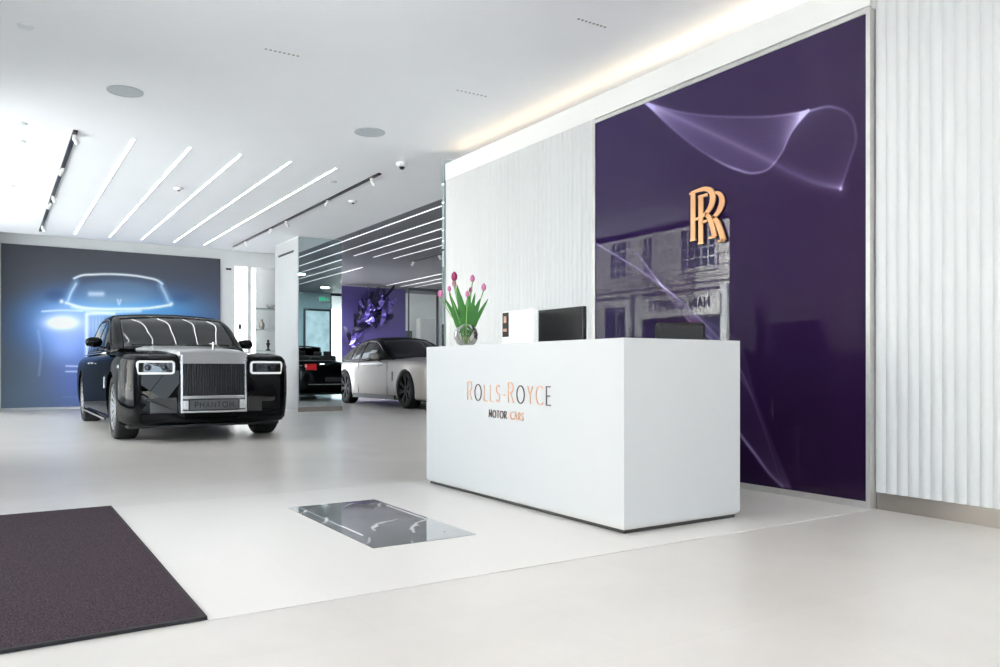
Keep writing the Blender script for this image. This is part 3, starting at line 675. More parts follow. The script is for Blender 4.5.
MB().lathe([(0, -.05), (.05, -.05), (.07, -.03), (.075, 0)], 24).build('housing', M['white_p'], cc, True)
MB().lathe([(0, -.085), (.025, -.078), (.036, -.055), (.036, -.045)], 20).build('eye', M['screen'], cc, True)
for (x_, y_, lb, big) in [(2.22, 11.84, 'white sprinkler rose between the two left linear lights', 1), (4.63, 11.32, 'white ceiling rose beside the right hand black track', 1), (3.92, 10.3, 'tiny ceiling disc left of the right hand black track', 0),
                     (.26, 9.6, 'upper of two tiny ceiling discs at the left edge', 0), (.27, 10.35, 'lower of two tiny ceiling discs at the left edge', 0), (.24, 12.97, 'small ceiling disc far left, midway to the back wall', 0), (.27, 15.75, 'small ceiling disc far left, nearest the back wall', 0),
                     (.21, 6.85, 'pale ceiling disc near the top left corner', 0)]:
    t = thing('smoke_detector' if big else 'ceiling_disc', lb, 'smoke detector' if big else 'ceiling disc', (x_, y_, HC))
    r_ = .07 if big else .055
    MB().lathe([(0, -.03 if big else -.008), (r_ * .7, -.03 if big else -.008), (r_, -.006), (r_, 0)], 20).build('cover', M['white_p'] if big else M['disc'], t, True)
    if big: MB().lathe([(0, -.045), (.02, -.042), (.022, -.03)], 14).build('sensor', M['darkmetal'], t, True)

# ------------------------------------------------------------ entrance mat
mt = thing('entrance_mat', 'large charcoal entrance mat set beside the white stone strip', 'mat', (-.315, 4.03, 0))
MB().box(-.98, .915, -1.25, 1.27, .001, .012).build('carpet', M['carpet'], mt)
e = MB(); e.box(.915, .925, -1.265, 1.28, .001, .013); e.box(-.98, .915, -1.265, -1.25, .001, .013); e.box(-.98, .915, 1.27, 1.28, .001, .013); e.build('edging', M['mat_edge'], mt)

# ------------------------------------------------------------ reception desk
DX0, DX1, DY0, DY1, DH = 2.69, 3.56, 3.01, 5.165, 1.004
dk = thing('reception_desk', 'white block reception desk with copper lettering on its front', 'desk', ((DX0 + DX1) / 2, (DY0 + DY1) / 2, .004)); hx = (DX1 - DX0) / 2; hy = (DY1 - DY0) / 2; hz = DH - .004
sh = MB(); sh.box(-hx, -hx + .05, -hy, hy, .035, hz); sh.box(-hx + .05, hx, -hy, -hy + .05, .035, hz); sh.box(-hx + .05, hx, hy - .05, hy, .035, hz)
sh.build('outer_shell', M['white'], dk)
MB().box(-hx + .05, -hx + .34, -hy + .05, hy - .05, hz - .03, hz - .0005).build('counter_ledge', M['white'], dk)
MB().box(-hx + .05, hx - .02, -hy + .05, hy - .05, .72, .75).build('worktop', M['white'], dk)
MB().box(-hx + .02, hx - .02, -hy + .02, hy - .02, 0, .022).build('plinth', M['shadowgap'], dk)
MB().box(-hx + .006, hx - .006, -hy + .006, hy - .006, .022, .035).build('base_trim', M['steel'], dk)
for yy in (-hy + .28, hy - .28):
    c_ = MB().box(-hx + .06, hx - .1, yy - .22, yy + .22, .036, .719).build('drawer_unit', M['darkmetal'], dk, bevel=.004)
    for z in (.06, .28, .5):
        d_ = MB().box(hx - .1, hx - .085, yy - .21, yy + .21, z, z + .2).build('drawer_front', M['black'], c_, bevel=.003)
LET = []
def letter(i, c, dark):
    m = MB(); LET.append((m, dark)); return m
txt = 'ROLLS-ROYCE'; hs = [.124 if i in (0, 6) else .106 for i in range(len(txt))]
pick = lambda i, c: letter(i, c, c == 'O' or c == 'E')
def lay(texts, hts, y0, z0, tot, stroke, gap, pickf):
    glyphs(pickf, texts, hts, (-hx - .0005, y0 - (DY0 + DY1) / 2, z0 - .004), (0, -1, 0), (0, 0, 1), (-1, 0, 0), stroke, gap, .004, total=tot)
lay(txt, hs, 4.566, .636, .935, .0066, .04, pick)
t2 = 'MOTOR CARS'; lay(t2, [.045] * 10, 4.295, .534, .39, .0056, .015, lambda i, c: letter(i, c, i < 5))
for m_, dark in LET:
    if m_.v: m_.build('letter', M['copper_reflect'] if dark else M['copper'], dk)

# monitor, leaflet holder, chair
mo = thing('computer_monitor', 'black computer monitor seen from behind over the desk front', 'monitor', (3.17, 4.155, .754))
MB().box(-.02, .012, -.243, .243, .165, .49).build('back_shell', M['black'], mo, bevel=.004)
MB().box(.012, .018, -.233, .233, .175, .48).build('screen', M['screen'], mo)
MB().box(.0, .03, -.03, .03, .01, .22).build('stand', M['darkmetal'], mo); MB().box(-.06, .12, -.11, .11, .001, .012).build('base', M['darkmetal'], mo, bevel=.003)
lf = thing('display_holder', 'white upright display block with a small maroon card at its left', 'display stand', (2.985, 4.40, DH))
MB().box(-.02, .02, -.20, .175, .0, .235).build('white_block', M['off'], lf, bevel=.004)
MB().box(-.026, -.0205, .085, .155, .06, .225).build('maroon_card', M['maroon'], lf)
cd_ = lf.children[-1]; MB().box(-.029, -.0262, .105, .135, .155, .20).build('card_picture', M['print_tan'], cd_); MB().box(-.029, -.0262, .100, .140, .095, .115).build('card_stripe', M['print_tan'], cd_)
ch = thing('office_chair', 'black office chair whose backrest rises behind the desk near the purple panel', 'chair', (3.985, 3.885, 0), R(60))
MB().box(-.03, .03, -.175, .175, .62, 1.165).build('backrest', M['leather'], ch, bevel=.028)
MB().box(-.46, -.02, -.23, .23, .46, .53).build('seat', M['leather'], ch, bevel=.03)
MB().bar((.035, 0, .42), (.045, 0, .75), .05, .02).build('back_support', M['darkmetal'], ch)
MB().box(-.3, .04, -.03, .03, .42, .455).build('seat_plate', M['darkmetal'], ch)
MB().tube([(-.22, 0, .09), (-.22, 0, .42)], .025, 12).build('gas_column', M['chrome'], ch, True, auto=40)
for s in (-1, 1):
    MB().tube([(-.1, s * .23, .47), (-.08, s * .24, .5), (-.08, s * .245, .68)], .014, 8).build('arm_post', M['chrome'], ch, True)
    MB().box(-.24, .0, s * .245 - .025, s * .245 + .025, .68, .705).build('armrest', M['black'], ch, bevel=.01)
for i in range(5):
    a = 2 * PI * i / 5 + .9; l = MB().bar((-.22, 0, .10), (-.22 + .24 * math.cos(a), .24 * math.sin(a), .07), .04, .025).build('base_leg', M['chrome'], ch)
    MB().lathe([(0, -.012), (.028, -.012), (.028, .012), (0, .012)], 14, Matrix.Translation((-.22 + .24 * math.cos(a), .24 * math.sin(a), .029)) @ Matrix.Rotation(PI / 2, 4, 'X')).build('castor', M['black'], l, True, auto=40)

# tulips in a globe vase
va = thing('glass_vase', 'round clear glass vase with water on the left end of the desk', 'vase', (2.83, 4.83, DH))
MB().lathe([(0, .004), (.035, .002), (.062, .02), (.081, .055), (.084, .085), (.075, .12), (.05, .148), (.046, .156), (.049, .156), (.053, .149), (.078, .122), (.087, .085), (.084, .053), (.065, .018), (.037, .0), (0, .0)], 36).build('bowl', M['vase'], va, True)
MB().lathe([(0, .005), (.034, .004), (.061, .021), (.079, .056), (.081, .085), (.079, .1), (0, .1)], 32).build('water', M['water'], va, True)
tul = thing('tulip_bunch', 'bunch of pink and magenta tulips with long green leaves standing in the round vase', 'flowers', (2.83, 4.83, DH + .008))
# screen-right on the desk is toward (+.84x, -.54y)
RX, RY = .84, -.54
def leafm(mb, base, tip, wd, bend, fwd):
    b = Vector(base); t_ = Vector(tip); n = 9; vv = []; side = Vector((RX, RY, 0)) * .9 + Vector((RY, -RX, 0)) * fwd
    for i in range(n + 1):
        s = i / n; p = b.lerp(t_, s) + Vector((0, 0, bend * math.sin(PI * s))); w_ = wd * (math.sin(PI * min(1, s * .86 + .14)) ** .8) * (1 if s < 1 else 0) + .0015
        f_ = Vector((-RY, RX, 0)) * w_ * .4
        vv += [p - side * w_, p + f_, p + side * w_]
    fs = []
    for i in range(n):
        for k in (0, 1): fs.append((3 * i + k, 3 * i + k + 1, 3 * i + 4 + k, 3 * i + 3 + k))
    mb.add(vv, fs)
def d3(r, f, z): return (RX * r - RY * f * -1 * -1 if False else RX * r + .54 * f, RY * r + .84 * f, z)
heads = [(-.085, .50, .026, 'tulip', 0.02), (-.088, .455, .02, 'tulip_pale', .05), (.045, .485, .020, 'tulip_pale', 0), (.125, .425, .020, 'tulip_pale', .02), (-.035 + .045, .37, .017, 'tulip_pale', -.06), (-.118, .41, .016, 'tulip_pale', -.02), (-.185, .375, .021, 'tulip_pale', .0), (.03, .41, .015, 'tulip', .06)]
for i, (r, z, s, m_, f) in enumerate(heads):
    z -= .015; s *= .86
    b = d3(r * .15 + (i % 3 - 1) * .02, f * .3 + ((i * 7) % 5 - 2) * .008, .004)
    st = MB().tube([b, d3(r * .25, f * .4, .12), d3(r * .6, f * .8, z * .6), d3(r, f, z - s)], [.0045, .0045, .004, .0035], 7).build('stem', M['stem'], tul, True)
    hd = MB()
    for k in range(6):
        a = 2 * PI * k / 6; vv = []; nn = 6
        for j in range(nn + 1):
            t_ = j / nn; zz = -s * 1.1 + t_ * s * 2.9; rr = s * (math.sin(PI * min(.98, .12 + t_ * .86)) ** .6) * (.92 + .08 * (k % 2)); ww = .62
            for q in (-1, 0, 1): vv.append(Vector(d3(r, f, z)) + Vector((rr * math.cos(a + q * ww), rr * math.sin(a + q * ww), zz)))
        hd.add(vv, [(3 * j + q, 3 * j + q + 1, 3 * j + 4 + q, 3 * j + 3 + q) for j in range(nn) for q in (0, 1)])
    hd.build('blossom', M[m_], st, True)
leaves = [(-.075, .25, .034, -.02), (.06, .24, .034, -.02), (-.10, .28, .022, .0), (-.05, .38, .024, .03), (-.155, .335, .013, .02), (.02, .36, .022, -.02), (.055, .31, .024, .02), (.10, .33, .018, .0), (.155, .33, .013, .03), (-.02, .30, .026, -.04), (.085, .22, .026, .0), (-.085, .20, .026, -.02), (-.12, .37, .013, .0), (-.065, .43, .016, .0), (.065, .37, .013, -.02), (0, .25, .025, .02)]
for i, (r, z, wd, f) in enumerate(leaves):
    lm = MB(); leafm(lm, d3(r * .12, f * .2, .06), d3(r, f, z), wd * 1.3, .015, .2 * (i % 3 - 1))
    o = lm.build('leaf', M['leaf'], tul, True); sl = o.modifiers.new('s', 'SOLIDIFY'); sl.thickness = .0015

# ============================================================ CARS
def evald(o):
    dg = bpy.context.evaluated_depsgraph_get(); me = bpy.data.meshes.new_from_object(o.evaluated_get(dg)); o.modifiers.clear(); o.data = me
def loft_body(st, cols, prof_fn, ny=110, dense_front=True):
    """st: stations dict of arrays over y; returns MB closed"""
    ys0 = np.array(st['y']); L = ys0[-1]
    t = np.linspace(0, 1, ny); yq = np.sort(np.unique(np.r_[ys0, L * (0.5 - .5 * np.cos(PI * t)) * .5 + L * t * .5]))
    P = {k: pchip(ys0, st[k], yq) for k in cols}
    rows = []
    for i, y in enumerate(yq):
        half = prof_fn({k: P[k][i] for k in cols})
        row = [(x, y, z) for x, z in half] + [(-x, y, z) for x, z in half[-2:0:-1]]
        rows.append(row)
    m = len(rows[0]); mb = MB(); v = [p for r in rows for p in r]; f = []
    for i in range(len(rows) - 1):
        for k in range(m):
            k2 = (k + 1) % m; f.append((i * m + k, i * m + k2, (i + 1) * m + k2, (i + 1) * m + k))
    nl = len(rows) - 1
    f.append(tuple(range(m))[::-1]); f.append(tuple(nl * m + k for k in range(m)))
    return mb.add(v, f)
def body_prof(sh=.0):
    def fn(p):
        w_, zb, zs, zt = p['w'], p['zb'], p['zs'], p['zt']; h = zs - zb; pi = p.get('pinch', 0)
        key = [(0, zb), (.6 * w_, zb), (.9 * w_, zb + .004), (.965 * w_, zb + .05), (.99 * w_, zb + .25 * h), (1.0 * w_, zb + .48 * h), (.998 * w_, zb + .72 * h), (.985 * w_, zs - .09), (.963 * w_, zs - .035), (.925 * w_, zs - .004), (.87 * w_, zs + .10 * (zt - zs) + .006), (.78 * w_, zs + .26 * (zt - zs)), (.62 * w_, zs + .55 * (zt - zs)), (.40 * w_, zs + .84 * (zt - zs)), (.2 * w_, zs + .97 * (zt - zs)), (0, zt)]
        k = np.array(key); s = np.r_[0, np.cumsum(np.hypot(*np.diff(k, axis=0).T) + 1e-6)]
        q = np.unique(np.r_[s, np.linspace(0, s[-1], 34)])
        x = pchip(s, k[:, 0], q); z = pchip(s, k[:, 1], q); x[0] = 0; x[-1] = 0
        return list(zip(x.tolist(), z.tolist()))
    return fn
def fix_row_count(fn, n=40):
    def g(p):
        h = fn(p); a = np.array(h); s = np.r_[0, np.cumsum(np.hypot(*np.diff(a, axis=0).T))]; q = np.linspace(0, s[-1], n)
        # keep equal counts
        return list(zip(np.interp(q, s, a[:, 0]).tolist(), np.interp(q, s, a[:, 1]).tolist()))
    return g
def make_body(spec, m, parent):
    mb = loft_body(spec['st'], spec['cols'], fix_row_count(body_prof(), 48))
    o = mb.build('body', m, parent, True, weld=True)
    cut = MB()
    for yc in spec['axles']:
        for s in (-1, 1):
            r_ = spec['arch_r']; M_ = Matrix.Translation((s * (spec['hw'] - .12), yc, spec['wheel_r'] + .012)) @ Matrix.Rotation(PI / 2, 4, 'Y')
            cut.lathe([(0, -.19), (r_, -.19), (r_, .19), (0, .19)], 40, M_)
    c = cut.build('cutter', m, None, weld=True); c.parent = parent
    bpy.context.view_layer.update()
    md = o.modifiers.new('b', 'BOOLEAN'); md.operation = 'DIFFERENCE'; md.solver = 'EXACT'; md.object = c
    evald(o); bpy.data.objects.remove(c, do_unlink=True)
    me = o.data; me.polygons.foreach_set('use_smooth', [True] * len(me.polygons)); me.set_sharp_from_angle(angle=R(34))
    me.materials.clear(); me.materials.append(m)
    return o
def wheel(parent, x, y, r, side, rim_m, nsp, wd=.26, style='multi', rimfrac=.74):
    W = Matrix.Translation((x, y, r)) @ Matrix.Rotation(PI / 2 * side, 4, 'Y'); h = wd / 2
    rr = r * rimfrac
    ty = MB().lathe([(rr, -h + .02), (rr + .02, -h), (r - .03, -h), (r - .005, -h + .02), (r, -h + .045), (r, h - .045), (r - .005, h - .02), (r - .03, h), (rr + .02, h), (rr, h - .02)], 48, W, closed=True).build('tyre', M['tire'], parent, True, auto=50)
    rm = MB(); rm.lathe([(rr, -h + .03), (rr, h - .02), (rr - .012, h - .008), (rr - .02, h - .03), (rr - .03, 0), (rr - .03, -h + .04)], 48, W)
    for i in range(nsp):
        a = 2 * PI * i / nsp; p0 = W @ Vector((.05 * math.cos(a), .05 * math.sin(a), h - .05)); p1 = W @ Vector(((rr - .015) * math.cos(a), (rr - .015) * math.sin(a), h - .025))
        rm.bar(p0, p1, .035 if nsp > 8 else .05, .03, up=(1, 0, 0))
    if style == 'split':
        for i in range(nsp):
            a = 2 * PI * i / nsp; q = .22
            for sg in (-1, 1):
                rm.bar(W @ Vector((.55 * rr * math.cos(a), .55 * rr * math.sin(a), h - .04)), W @ Vector(((rr - .015) * math.cos(a + q * sg), (rr - .015) * math.sin(a + q * sg), h - .025)), .03, .025, up=(1, 0, 0))
    ro = rm.build('rim', rim_m, ty, True, auto=40)
    MB().lathe([(0, h - .03), (.045, h - .03), (.06, h - .045), (.06, h - .08)], 20, W).build('hub_cap', rim_m, ty, True, auto=40)
    MB().lathe([(0, -.02), (rr - .05, -.02), (rr - .05, .0), (0, .0)], 28, W).build('brake_disc', M['darkmetal'], ty, True, auto=40)
    return ty
def cabin(parent, c, m_roof, with_roof=True):
    """greenhouse shell: c gives y arrays for base half width wb, roof half width wr, base z zb, top z zt; classified into glass and metal parts"""
    ys = np.array(c['y']); ny = 90; yq = np.linspace(ys[0], ys[-1], ny)
    wb = pchip(ys, c['wb'], yq); wr = pchip(ys, c['wr'], yq); zb = pchip(ys, c['zb'], yq); zt = pchip(ys, c['zt'], yq)
    side_n, corner_n, top_n = 10, 6, 24
    def section(i):
        h = max(.001, zt[i] - zb[i]); pts = []
        rc = min(.065, h * .45); crown = min(.045, .3 * h)
        ex = wr[i]; ez = zt[i] - crown
        bx, bz = wb[i], zb[i]
        d = Vector((ex - bx, ez - bz)); Ld = max(d.length, 1e-6); d /= Ld
        s_end = Vector((ex, ez)) - d * rc
        for k in range(side_n):
            t = k / side_n; p = Vector((bx, bz)).lerp(s_end, t); p.x += .02 * math.sin(PI * t) * min(1, h / .3); pts.append((p.x, p.y))
        e2 = Vector((ex - rc * 1.0, ez + rc * .12))
        for k in range(corner_n):
            t = k / corner_n; a = s_end.lerp(Vector((ex, ez)), t); b = Vector((ex, ez)).lerp(e2, t); p = a.lerp(b, t); pts.append((p.x, p.y))
        for k in range(top_n + 1):
            t = k / top_n; x = e2.x * (1 - t); z = e2.y + (zt[i] - e2.y) * (1 - (1 - t) ** 2); pts.append((x, z))
        return pts
    S = [section(i) for i in range(ny)]; m = len(S[0])
    def pos(i, k, sgn, off=0):
        x, z = S[i][k]; y = yq[i] + c.get('curve', .12) * (x * x - .3) * max(0, 1 - (yq[i] - ys[0]) / 1.4) * 1
        if yq[i] > ys[-1] - 1.2: y -= .10 * x * x * (1 - (ys[-1] - yq[i]) / 1.2)
        return Vector((x * sgn, y, z))
    def classify(i, k):
        y = yq[i]; side = k < side_n; corner = side_n <= k < side_n + corner_n
        h = zt[i] - zb[i]
        if side:
            t = k / side_n
            for (a0, a1) in c['side_windows']:
                if a0 < y < a1 and h > .10 and t >= .06 and t < .93: return 'side'
            return 'metal'
        if corner: return 'metal'
        tt = (k - side_n - corner_n) / top_n
        if y < c['ws_end'] and tt > .02 and y > ys[0] + .015: return 'screen'
        if y > c['rw0'] and y < c['rw1'] and tt > .06: return 'rear'
        return 'metal'
    groups = {}
    for sgn in (1, -1):
        for i in range(ny - 1):
            for k in range(m - 1):
                cl = classify(i, k)
                if cl == 'side': cl = 'side' + str(sgn) + str([j for j, (a0, a1) in enumerate(c['side_windows']) if a0 < yq[i] < a1][0])
                groups.setdefault(cl, []).append((i, k, sgn))
    names = {'metal': ('roof', m_roof), 'screen': ('windscreen', M['carglass']), 'rear': ('rear_window', M['carglass'])}
    for cl, cells in groups.items():
        mb = MB()
        for i, k, sgn in cells:
            q = [pos(i, k, sgn), pos(i, k + 1, sgn), pos(i + 1, k + 1, sgn), pos(i + 1, k, sgn)]
            if sgn < 0: q = q[::-1]
            mb.add(q, [(0, 1, 2, 3)])
        nm, mm = names.get(cl, ('side_window', M['privacy']))
        o = mb.build(nm, mm, parent, True, weld=True)
        sd = o.modifiers.new('t', 'SOLIDIFY'); sd.thickness = .018 if cl == 'metal' else .008; sd.offset = 0
    return pos, yq
def mirror(parent, x, y, z, m, s):
    b = MB().lathe([(0, -.115), (.045, -.105), (.075, -.06), (.085, 0), (.078, .06), (.05, .1), (0, .115)], 20, Matrix.Translation((x, y, z)) @ Matrix.Rotation(PI / 2, 4, 'Y') @ Matrix.Diagonal((.82, .68, .92, 1))).build('door_mirror', m, parent, True)
    MB().box(-.09, .09, -.004, .004, -.055, .055).build('mirror_glass', M['mirror'], b, loc=(x, y + .065, z))
    MB().bar((x - s * .05, y + .02, z - .05), (x - s * .17, y + .04, z - .10), .05, .03).build('mirror_arm', M['black'], b)

# ---------------- large black saloon
ph = thing('luxury_saloon', 'large black luxury saloon with chrome grille and grey bonnet facing the viewer', 'car', (2.165, 9.52, 0), 0)
SP = dict(axles=(.90, 4.65), arch_r=.415, wheel_r=.385, hw=.98, cols=('w', 'zb', 'zs', 'zt'),
    st=dict(y=[0, .02, .07, .18, .4, .8, 1.3, 1.8, 2.4, 3.2, 4.2, 4.8, 5.3, 5.7, 5.9, 5.97],
            w=[.77, .83, .88, .925, .965, .98, .982, .982, .985, .985, .985, .98, .97, .94, .90, .86],
            zb=[.25, .235, .215, .19, .18, .17, .17, .18, .18, .18, .18, .18, .2, .24, .28, .32],
            zs=[.93, .96, .985, 1.0, 1.01, 1.03, 1.04, 1.045, 1.04, 1.035, 1.03, 1.02, 1.0, .97, .93, .88],
            zt=[.94, .975, 1.0, 1.02, 1.05, 1.075, 1.10, 1.12, 1.12, 1.12, 1.12, 1.12, 1.10, 1.05, .99, .92]))
make_body(SP, M['paint_black'], ph)
cab = dict(y=[1.62, 1.8, 2.1, 2.45, 2.75, 3.1, 3.7, 4.25, 4.7, 5.0, 5.25, 5.45],
           wb=[.80, .85, .88, .895, .90, .90, .90, .89, .87, .85, .81, .77],
           wr=[.78, .81, .80, .775, .75, .735, .73, .72, .71, .71, .72, .74],
           zb=[1.07, 1.06, 1.05, 1.045, 1.04, 1.04, 1.04, 1.04, 1.04, 1.04, 1.04, 1.05],
           zt=[1.10, 1.20, 1.36, 1.525, 1.605, 1.640, 1.645, 1.62, 1.55, 1.42, 1.26, 1.12],
           side_windows=[(1.98, 3.05), (3.11, 4.1), (4.15, 4.6)], ws_end=2.55, rw0=4.75, rw1=5.35, curve=.30)
cabin(ph, cab, M['paint_black'])
# bonnet: raised brushed centre panel
bn = MB(); n1, n2 = 26, 12; vv = []
for i in range(n1 + 1):
    t = i / n1; y = -.035 + t * 1.72; hw_ = .385 + .22 * t; 
    zc = float(pchip([-.035, -.02, .04, .2, .8, 1.3, 1.7], [1.02, 1.045, 1.062, 1.075, 1.10, 1.122, 1.145], y)[0]) + .006
    for k in range(n2 + 1):
        u = -1 + 2 * k / n2; vv.append((u * hw_, y, zc - .030 * abs(u) ** 6 - .012 * u * u))
bn.add(vv, [(i * (n2 + 1) + k, i * (n2 + 1) + k + 1, (i + 1) * (n2 + 1) + k + 1, (i + 1) * (n2 + 1) + k) for i in range(n1) for k in range(n2)])
bo = bn.build('bonnet', M['paint_silver'], ph, True); bo['label'] = 'brushed grey centre bonnet'; sd = bo.modifiers.new('s', 'SOLIDIFY'); sd.thickness = .05; sd.offset = 1 if False else -1
# grille: temple frame with vanes
gf = MB(); G = .372; gy0, gy1 = -.075, .03
gf.box(-G, -G + .028, gy0, gy1, .335, .995); gf.box(G - .028, G, gy0, gy1, .335, .995); gf.box(-G, G, gy0 + .012, gy1, .335, .362); gf.box(-G + .028, G - .028, gy0 + .012, gy1, .492, .532)
gt = MB(); gt.add([(-G, gy0, .90), (G, gy0, .90), (G, gy0 + .05, 1.035), (-G, gy0 + .05, 1.035), (-G, gy1 + .04, .90), (G, gy1 + .04, .90), (G, gy1 + .04, 1.035), (-G, gy1 + .04, 1.035)], [(0, 1, 2, 3), (3, 2, 6, 7), (0, 3, 7, 4), (1, 5, 6, 2), (4, 5, 1, 0)])
fo = gf.build('grille_frame', M['chrome'], ph, bevel=.006); o = gt.build('grille_header', M['paint_silver'], fo, bevel=.006)
vn = MB()
for i in range(24):
    x = -G + .045 + (2 * G - .09) * i / 23; vn.box(x - .006, x + .006, gy0 + .012, gy1, .532, .905)
vn.build('grille_vanes', M['vane'], fo); MB().box(-G + .02, G - .02, gy0 + .05, gy1, .36, .92).build('grille_backing', M['black'], fo)
pl = MB().box(-.27, .27, gy0 - .006, gy0 + .012, .372, .482).build('number_plate', M['plate'], ph, bevel=.004)
nm_ = MB(); glyphs(lambda i, c: nm_, 'PHANTOM', [.062] * 7, (-.215, gy0 - .0065, .396), (1, 0, 0), (0, 0, 1), (0, -1, 0), .0125, .022, .003, total=.43); nm_.build('plate_lettering', M['plate_dark'], pl)
for s in (-1, 1): MB().box(s * .315 - .035, s * .315 + .035, gy0 + .005, gy0 + .05, .372, .482).build('plate_surround', M['chrome'], pl, bevel=.01)
or_ = MB(); or_.lathe([(0, 0), (.022, 0), (.016, .012), (.006, .03), (.009, .055), (.005, .075), (.009, .085), (0, .095)], 12, Matrix.Translation((0, -.0, 1.062)))
or_.add([(0, -.005, 1.125), (-.045, .05, 1.135), (0, .02, 1.11), (.045, .05, 1.135), (0, .01, 1.14)], [(0, 1, 2), (0, 2, 3), (4, 2, 1), (4, 3, 2)]); or_.build('bonnet_ornament', M['chrome'], ph, True)
def rrect(mb, cx, cz, w_, h_, r, y0, y1, hole=None, sk=0, xf=lambda p: p):
    def loop(w, h, rr):
        o = []
        for (sx, sz, a0) in ((1, 1, 0), (-1, 1, 90), (-1, -1, 180), (1, -1, 270)):
            for k in range(6):
                a = R(a0 + k * 18); o.append((cx + sx * (w / 2 - rr) + rr * math.cos(a), cz + sz * (h / 2 - rr) + rr * math.sin(a)))
        return [tuple(np.array(o[i]) * (1 - t / 8) + np.array(o[(i + 1) % 24]) * t / 8) for i in range(24) for t in (range(8) if i % 12 == 5 else (0,))]
    A = loop(w_, h_, r); n = len(A)
    if hole:
        B = loop(w_ - 2 * hole, h_ - 2 * hole, max(.004, r - hole))
        v = [xf((x, y0, z)) for x, z in A] + [xf((x, y0, z)) for x, z in B] + [xf((x, y1, z)) for x, z in A] + [xf((x, y1, z)) for x, z in B]; f = []
        for k in range(n):
            j = (k + 1) % n; f += [(k, j, n + j, n + k), (2 * n + k, 3 * n + k, 3 * n + j, 2 * n + j), (k, 2 * n + k, 2 * n + j, j), (n + k, n + j, 3 * n + j, 3 * n + k)]
        mb.add(v, f)
    else:
        v = [xf((x, y0, z)) for x, z in A] + [xf((x, y1, z)) for x, z in A]
        mb.add(v, [tuple(range(n)), tuple(range(2 * n - 1, n - 1, -1))] + [(k, n + k, n + (k + 1) % n, (k + 1) % n) for k in range(n)])
def wrapx(p):
    x, y, z = p; e = max(0, abs(x) - .64); return (x, y + e * e * 1.5, z)
for s in (-1, 1):
    r1 = MB(); rrect(r1, s * .622, .855, .40, .155, .04, -.028, .03, .024, xf=wrapx); ho = r1.build('headlamp', M['lamp_ring'], ph, bevel=.002)
    r2 = MB(); rrect(r2, s * .622, .855, .365, .12, .02, -.018, .02, xf=wrapx); r2.build('headlamp_lens', M['lamp_dark'], ho)
    for dx in (-.09, .08): q = MB(); q.lathe([(0, -.024), (.028, -.022), (.036, -.016)], 16, Matrix.Translation((s * .612 + dx, 0, .855)) @ Matrix.Rotation(-PI / 2, 4, 'X').inverted() @ Matrix.Scale(-1, 4, (0, 0, 1))); q.build('headlamp_projector', M['vane'], ho)
    a = MB(); rrect(a, s * .60, .42, .40, .16, .015, -.012, .03, xf=wrapx); a.build('bumper_insert', mat('satin black trim', (15, 16, 18), .3, coat=.5, noise=(40, .1, 0)), ph)
    a = MB(); rrect(a, s * .60, .508, .40, .012, .005, -.018, .03, xf=wrapx); a.build('bumper_strip', M['vane'], ph)
    mirror(ph, s * 1.01, 2.38, 1.20, M['paint_black'], s)
    MB().box(s * .975, s * 1.005, 2.75, 2.97, .905, .93).build('door_handle', M['chrome'], ph, bevel=.008)
    MB().box(s * .975, s * 1.005, 3.12, 3.34, .905, .93).build('door_handle', M['chrome'], ph, bevel=.008)
    MB().box(s * .975, s * .988, 1.48, 1.53, .60, .74).build('wing_badge', M['chrome'], ph, bevel=.003)
    MB().box(s * .95, s * .972, .33, .42, .845, .885).build('side_marker', M['chrome'], ph, bevel=.006)
    tr = MB(); tr.tube([(s * .905, y, 1.05) for y in (2.0, 2.6, 3.4, 4.2, 4.75)], .008, 6); tr.build('window_trim', M['chrome'], ph, True)
    MB().box(s * .96, s * .985, 1.45, 4.1, .20, .225).build('sill_trim', M['chrome'], ph)
    wheel(ph, s * .825, .90, .385, s, M['rim_silver'], 14, .26); wheel(ph, s * .825, 4.65, .385, s, M['rim_silver'], 14, .26)
lb_ = MB(); rrect(lb_, 0, .285, 1.56, .10, .02, -.03, .03); lb_.build('lower_bumper', M['paint_black'], ph, bevel=.005)
MB().box(-.86, .86, .3, 5.3, .155, .2).build('underbody', M['black'], ph)
MB().box(-.5, .5, -.005, .02, .305, .335).build('lower_intake', M['black'], ph)
for s in (-1, 1): MB().bar((s * .1, 1.60, 1.155), (s * .62, 1.78, 1.165), .02, .012).build('wiper', M['black'], ph)

# ---------------- white coupe with black roof
wr_ = thing('two_tone_coupe', 'white fastback coupe with black roof and black wheels, partly behind the desk', 'car', (8.22, 13.98, 0), R(1.5)); wr_.scale = (1, 1, 1.04)
SW = dict(axles=(.92, 4.03), arch_r=.405, wheel_r=.375, hw=.965, cols=('w', 'zb', 'zs', 'zt'),
    st=dict(y=[0, .02, .08, .25, .6, 1.0, 1.6, 2.2, 3.0, 3.8, 4.3, 4.8, 5.1, 5.23, 5.28],
            w=[.72, .78, .85, .92, .96, .97, .965, .96, .965, .975, .965, .93, .87, .80, .72],
            zb=[.22, .20, .18, .17, .17, .17, .17, .18, .18, .18, .18, .2, .26, .32, .36],
            zs=[.84, .87, .89, .91, .93, .955, .97, .975, .97, .965, .955, .93, .89, .84, .78],
            zt=[.86, .90, .93, .96, .99, 1.02, 1.05, 1.06, 1.06, 1.05, 1.04, 1.01, .95, .89, .82]))
make_body(SW, M['paint_white'], wr_)
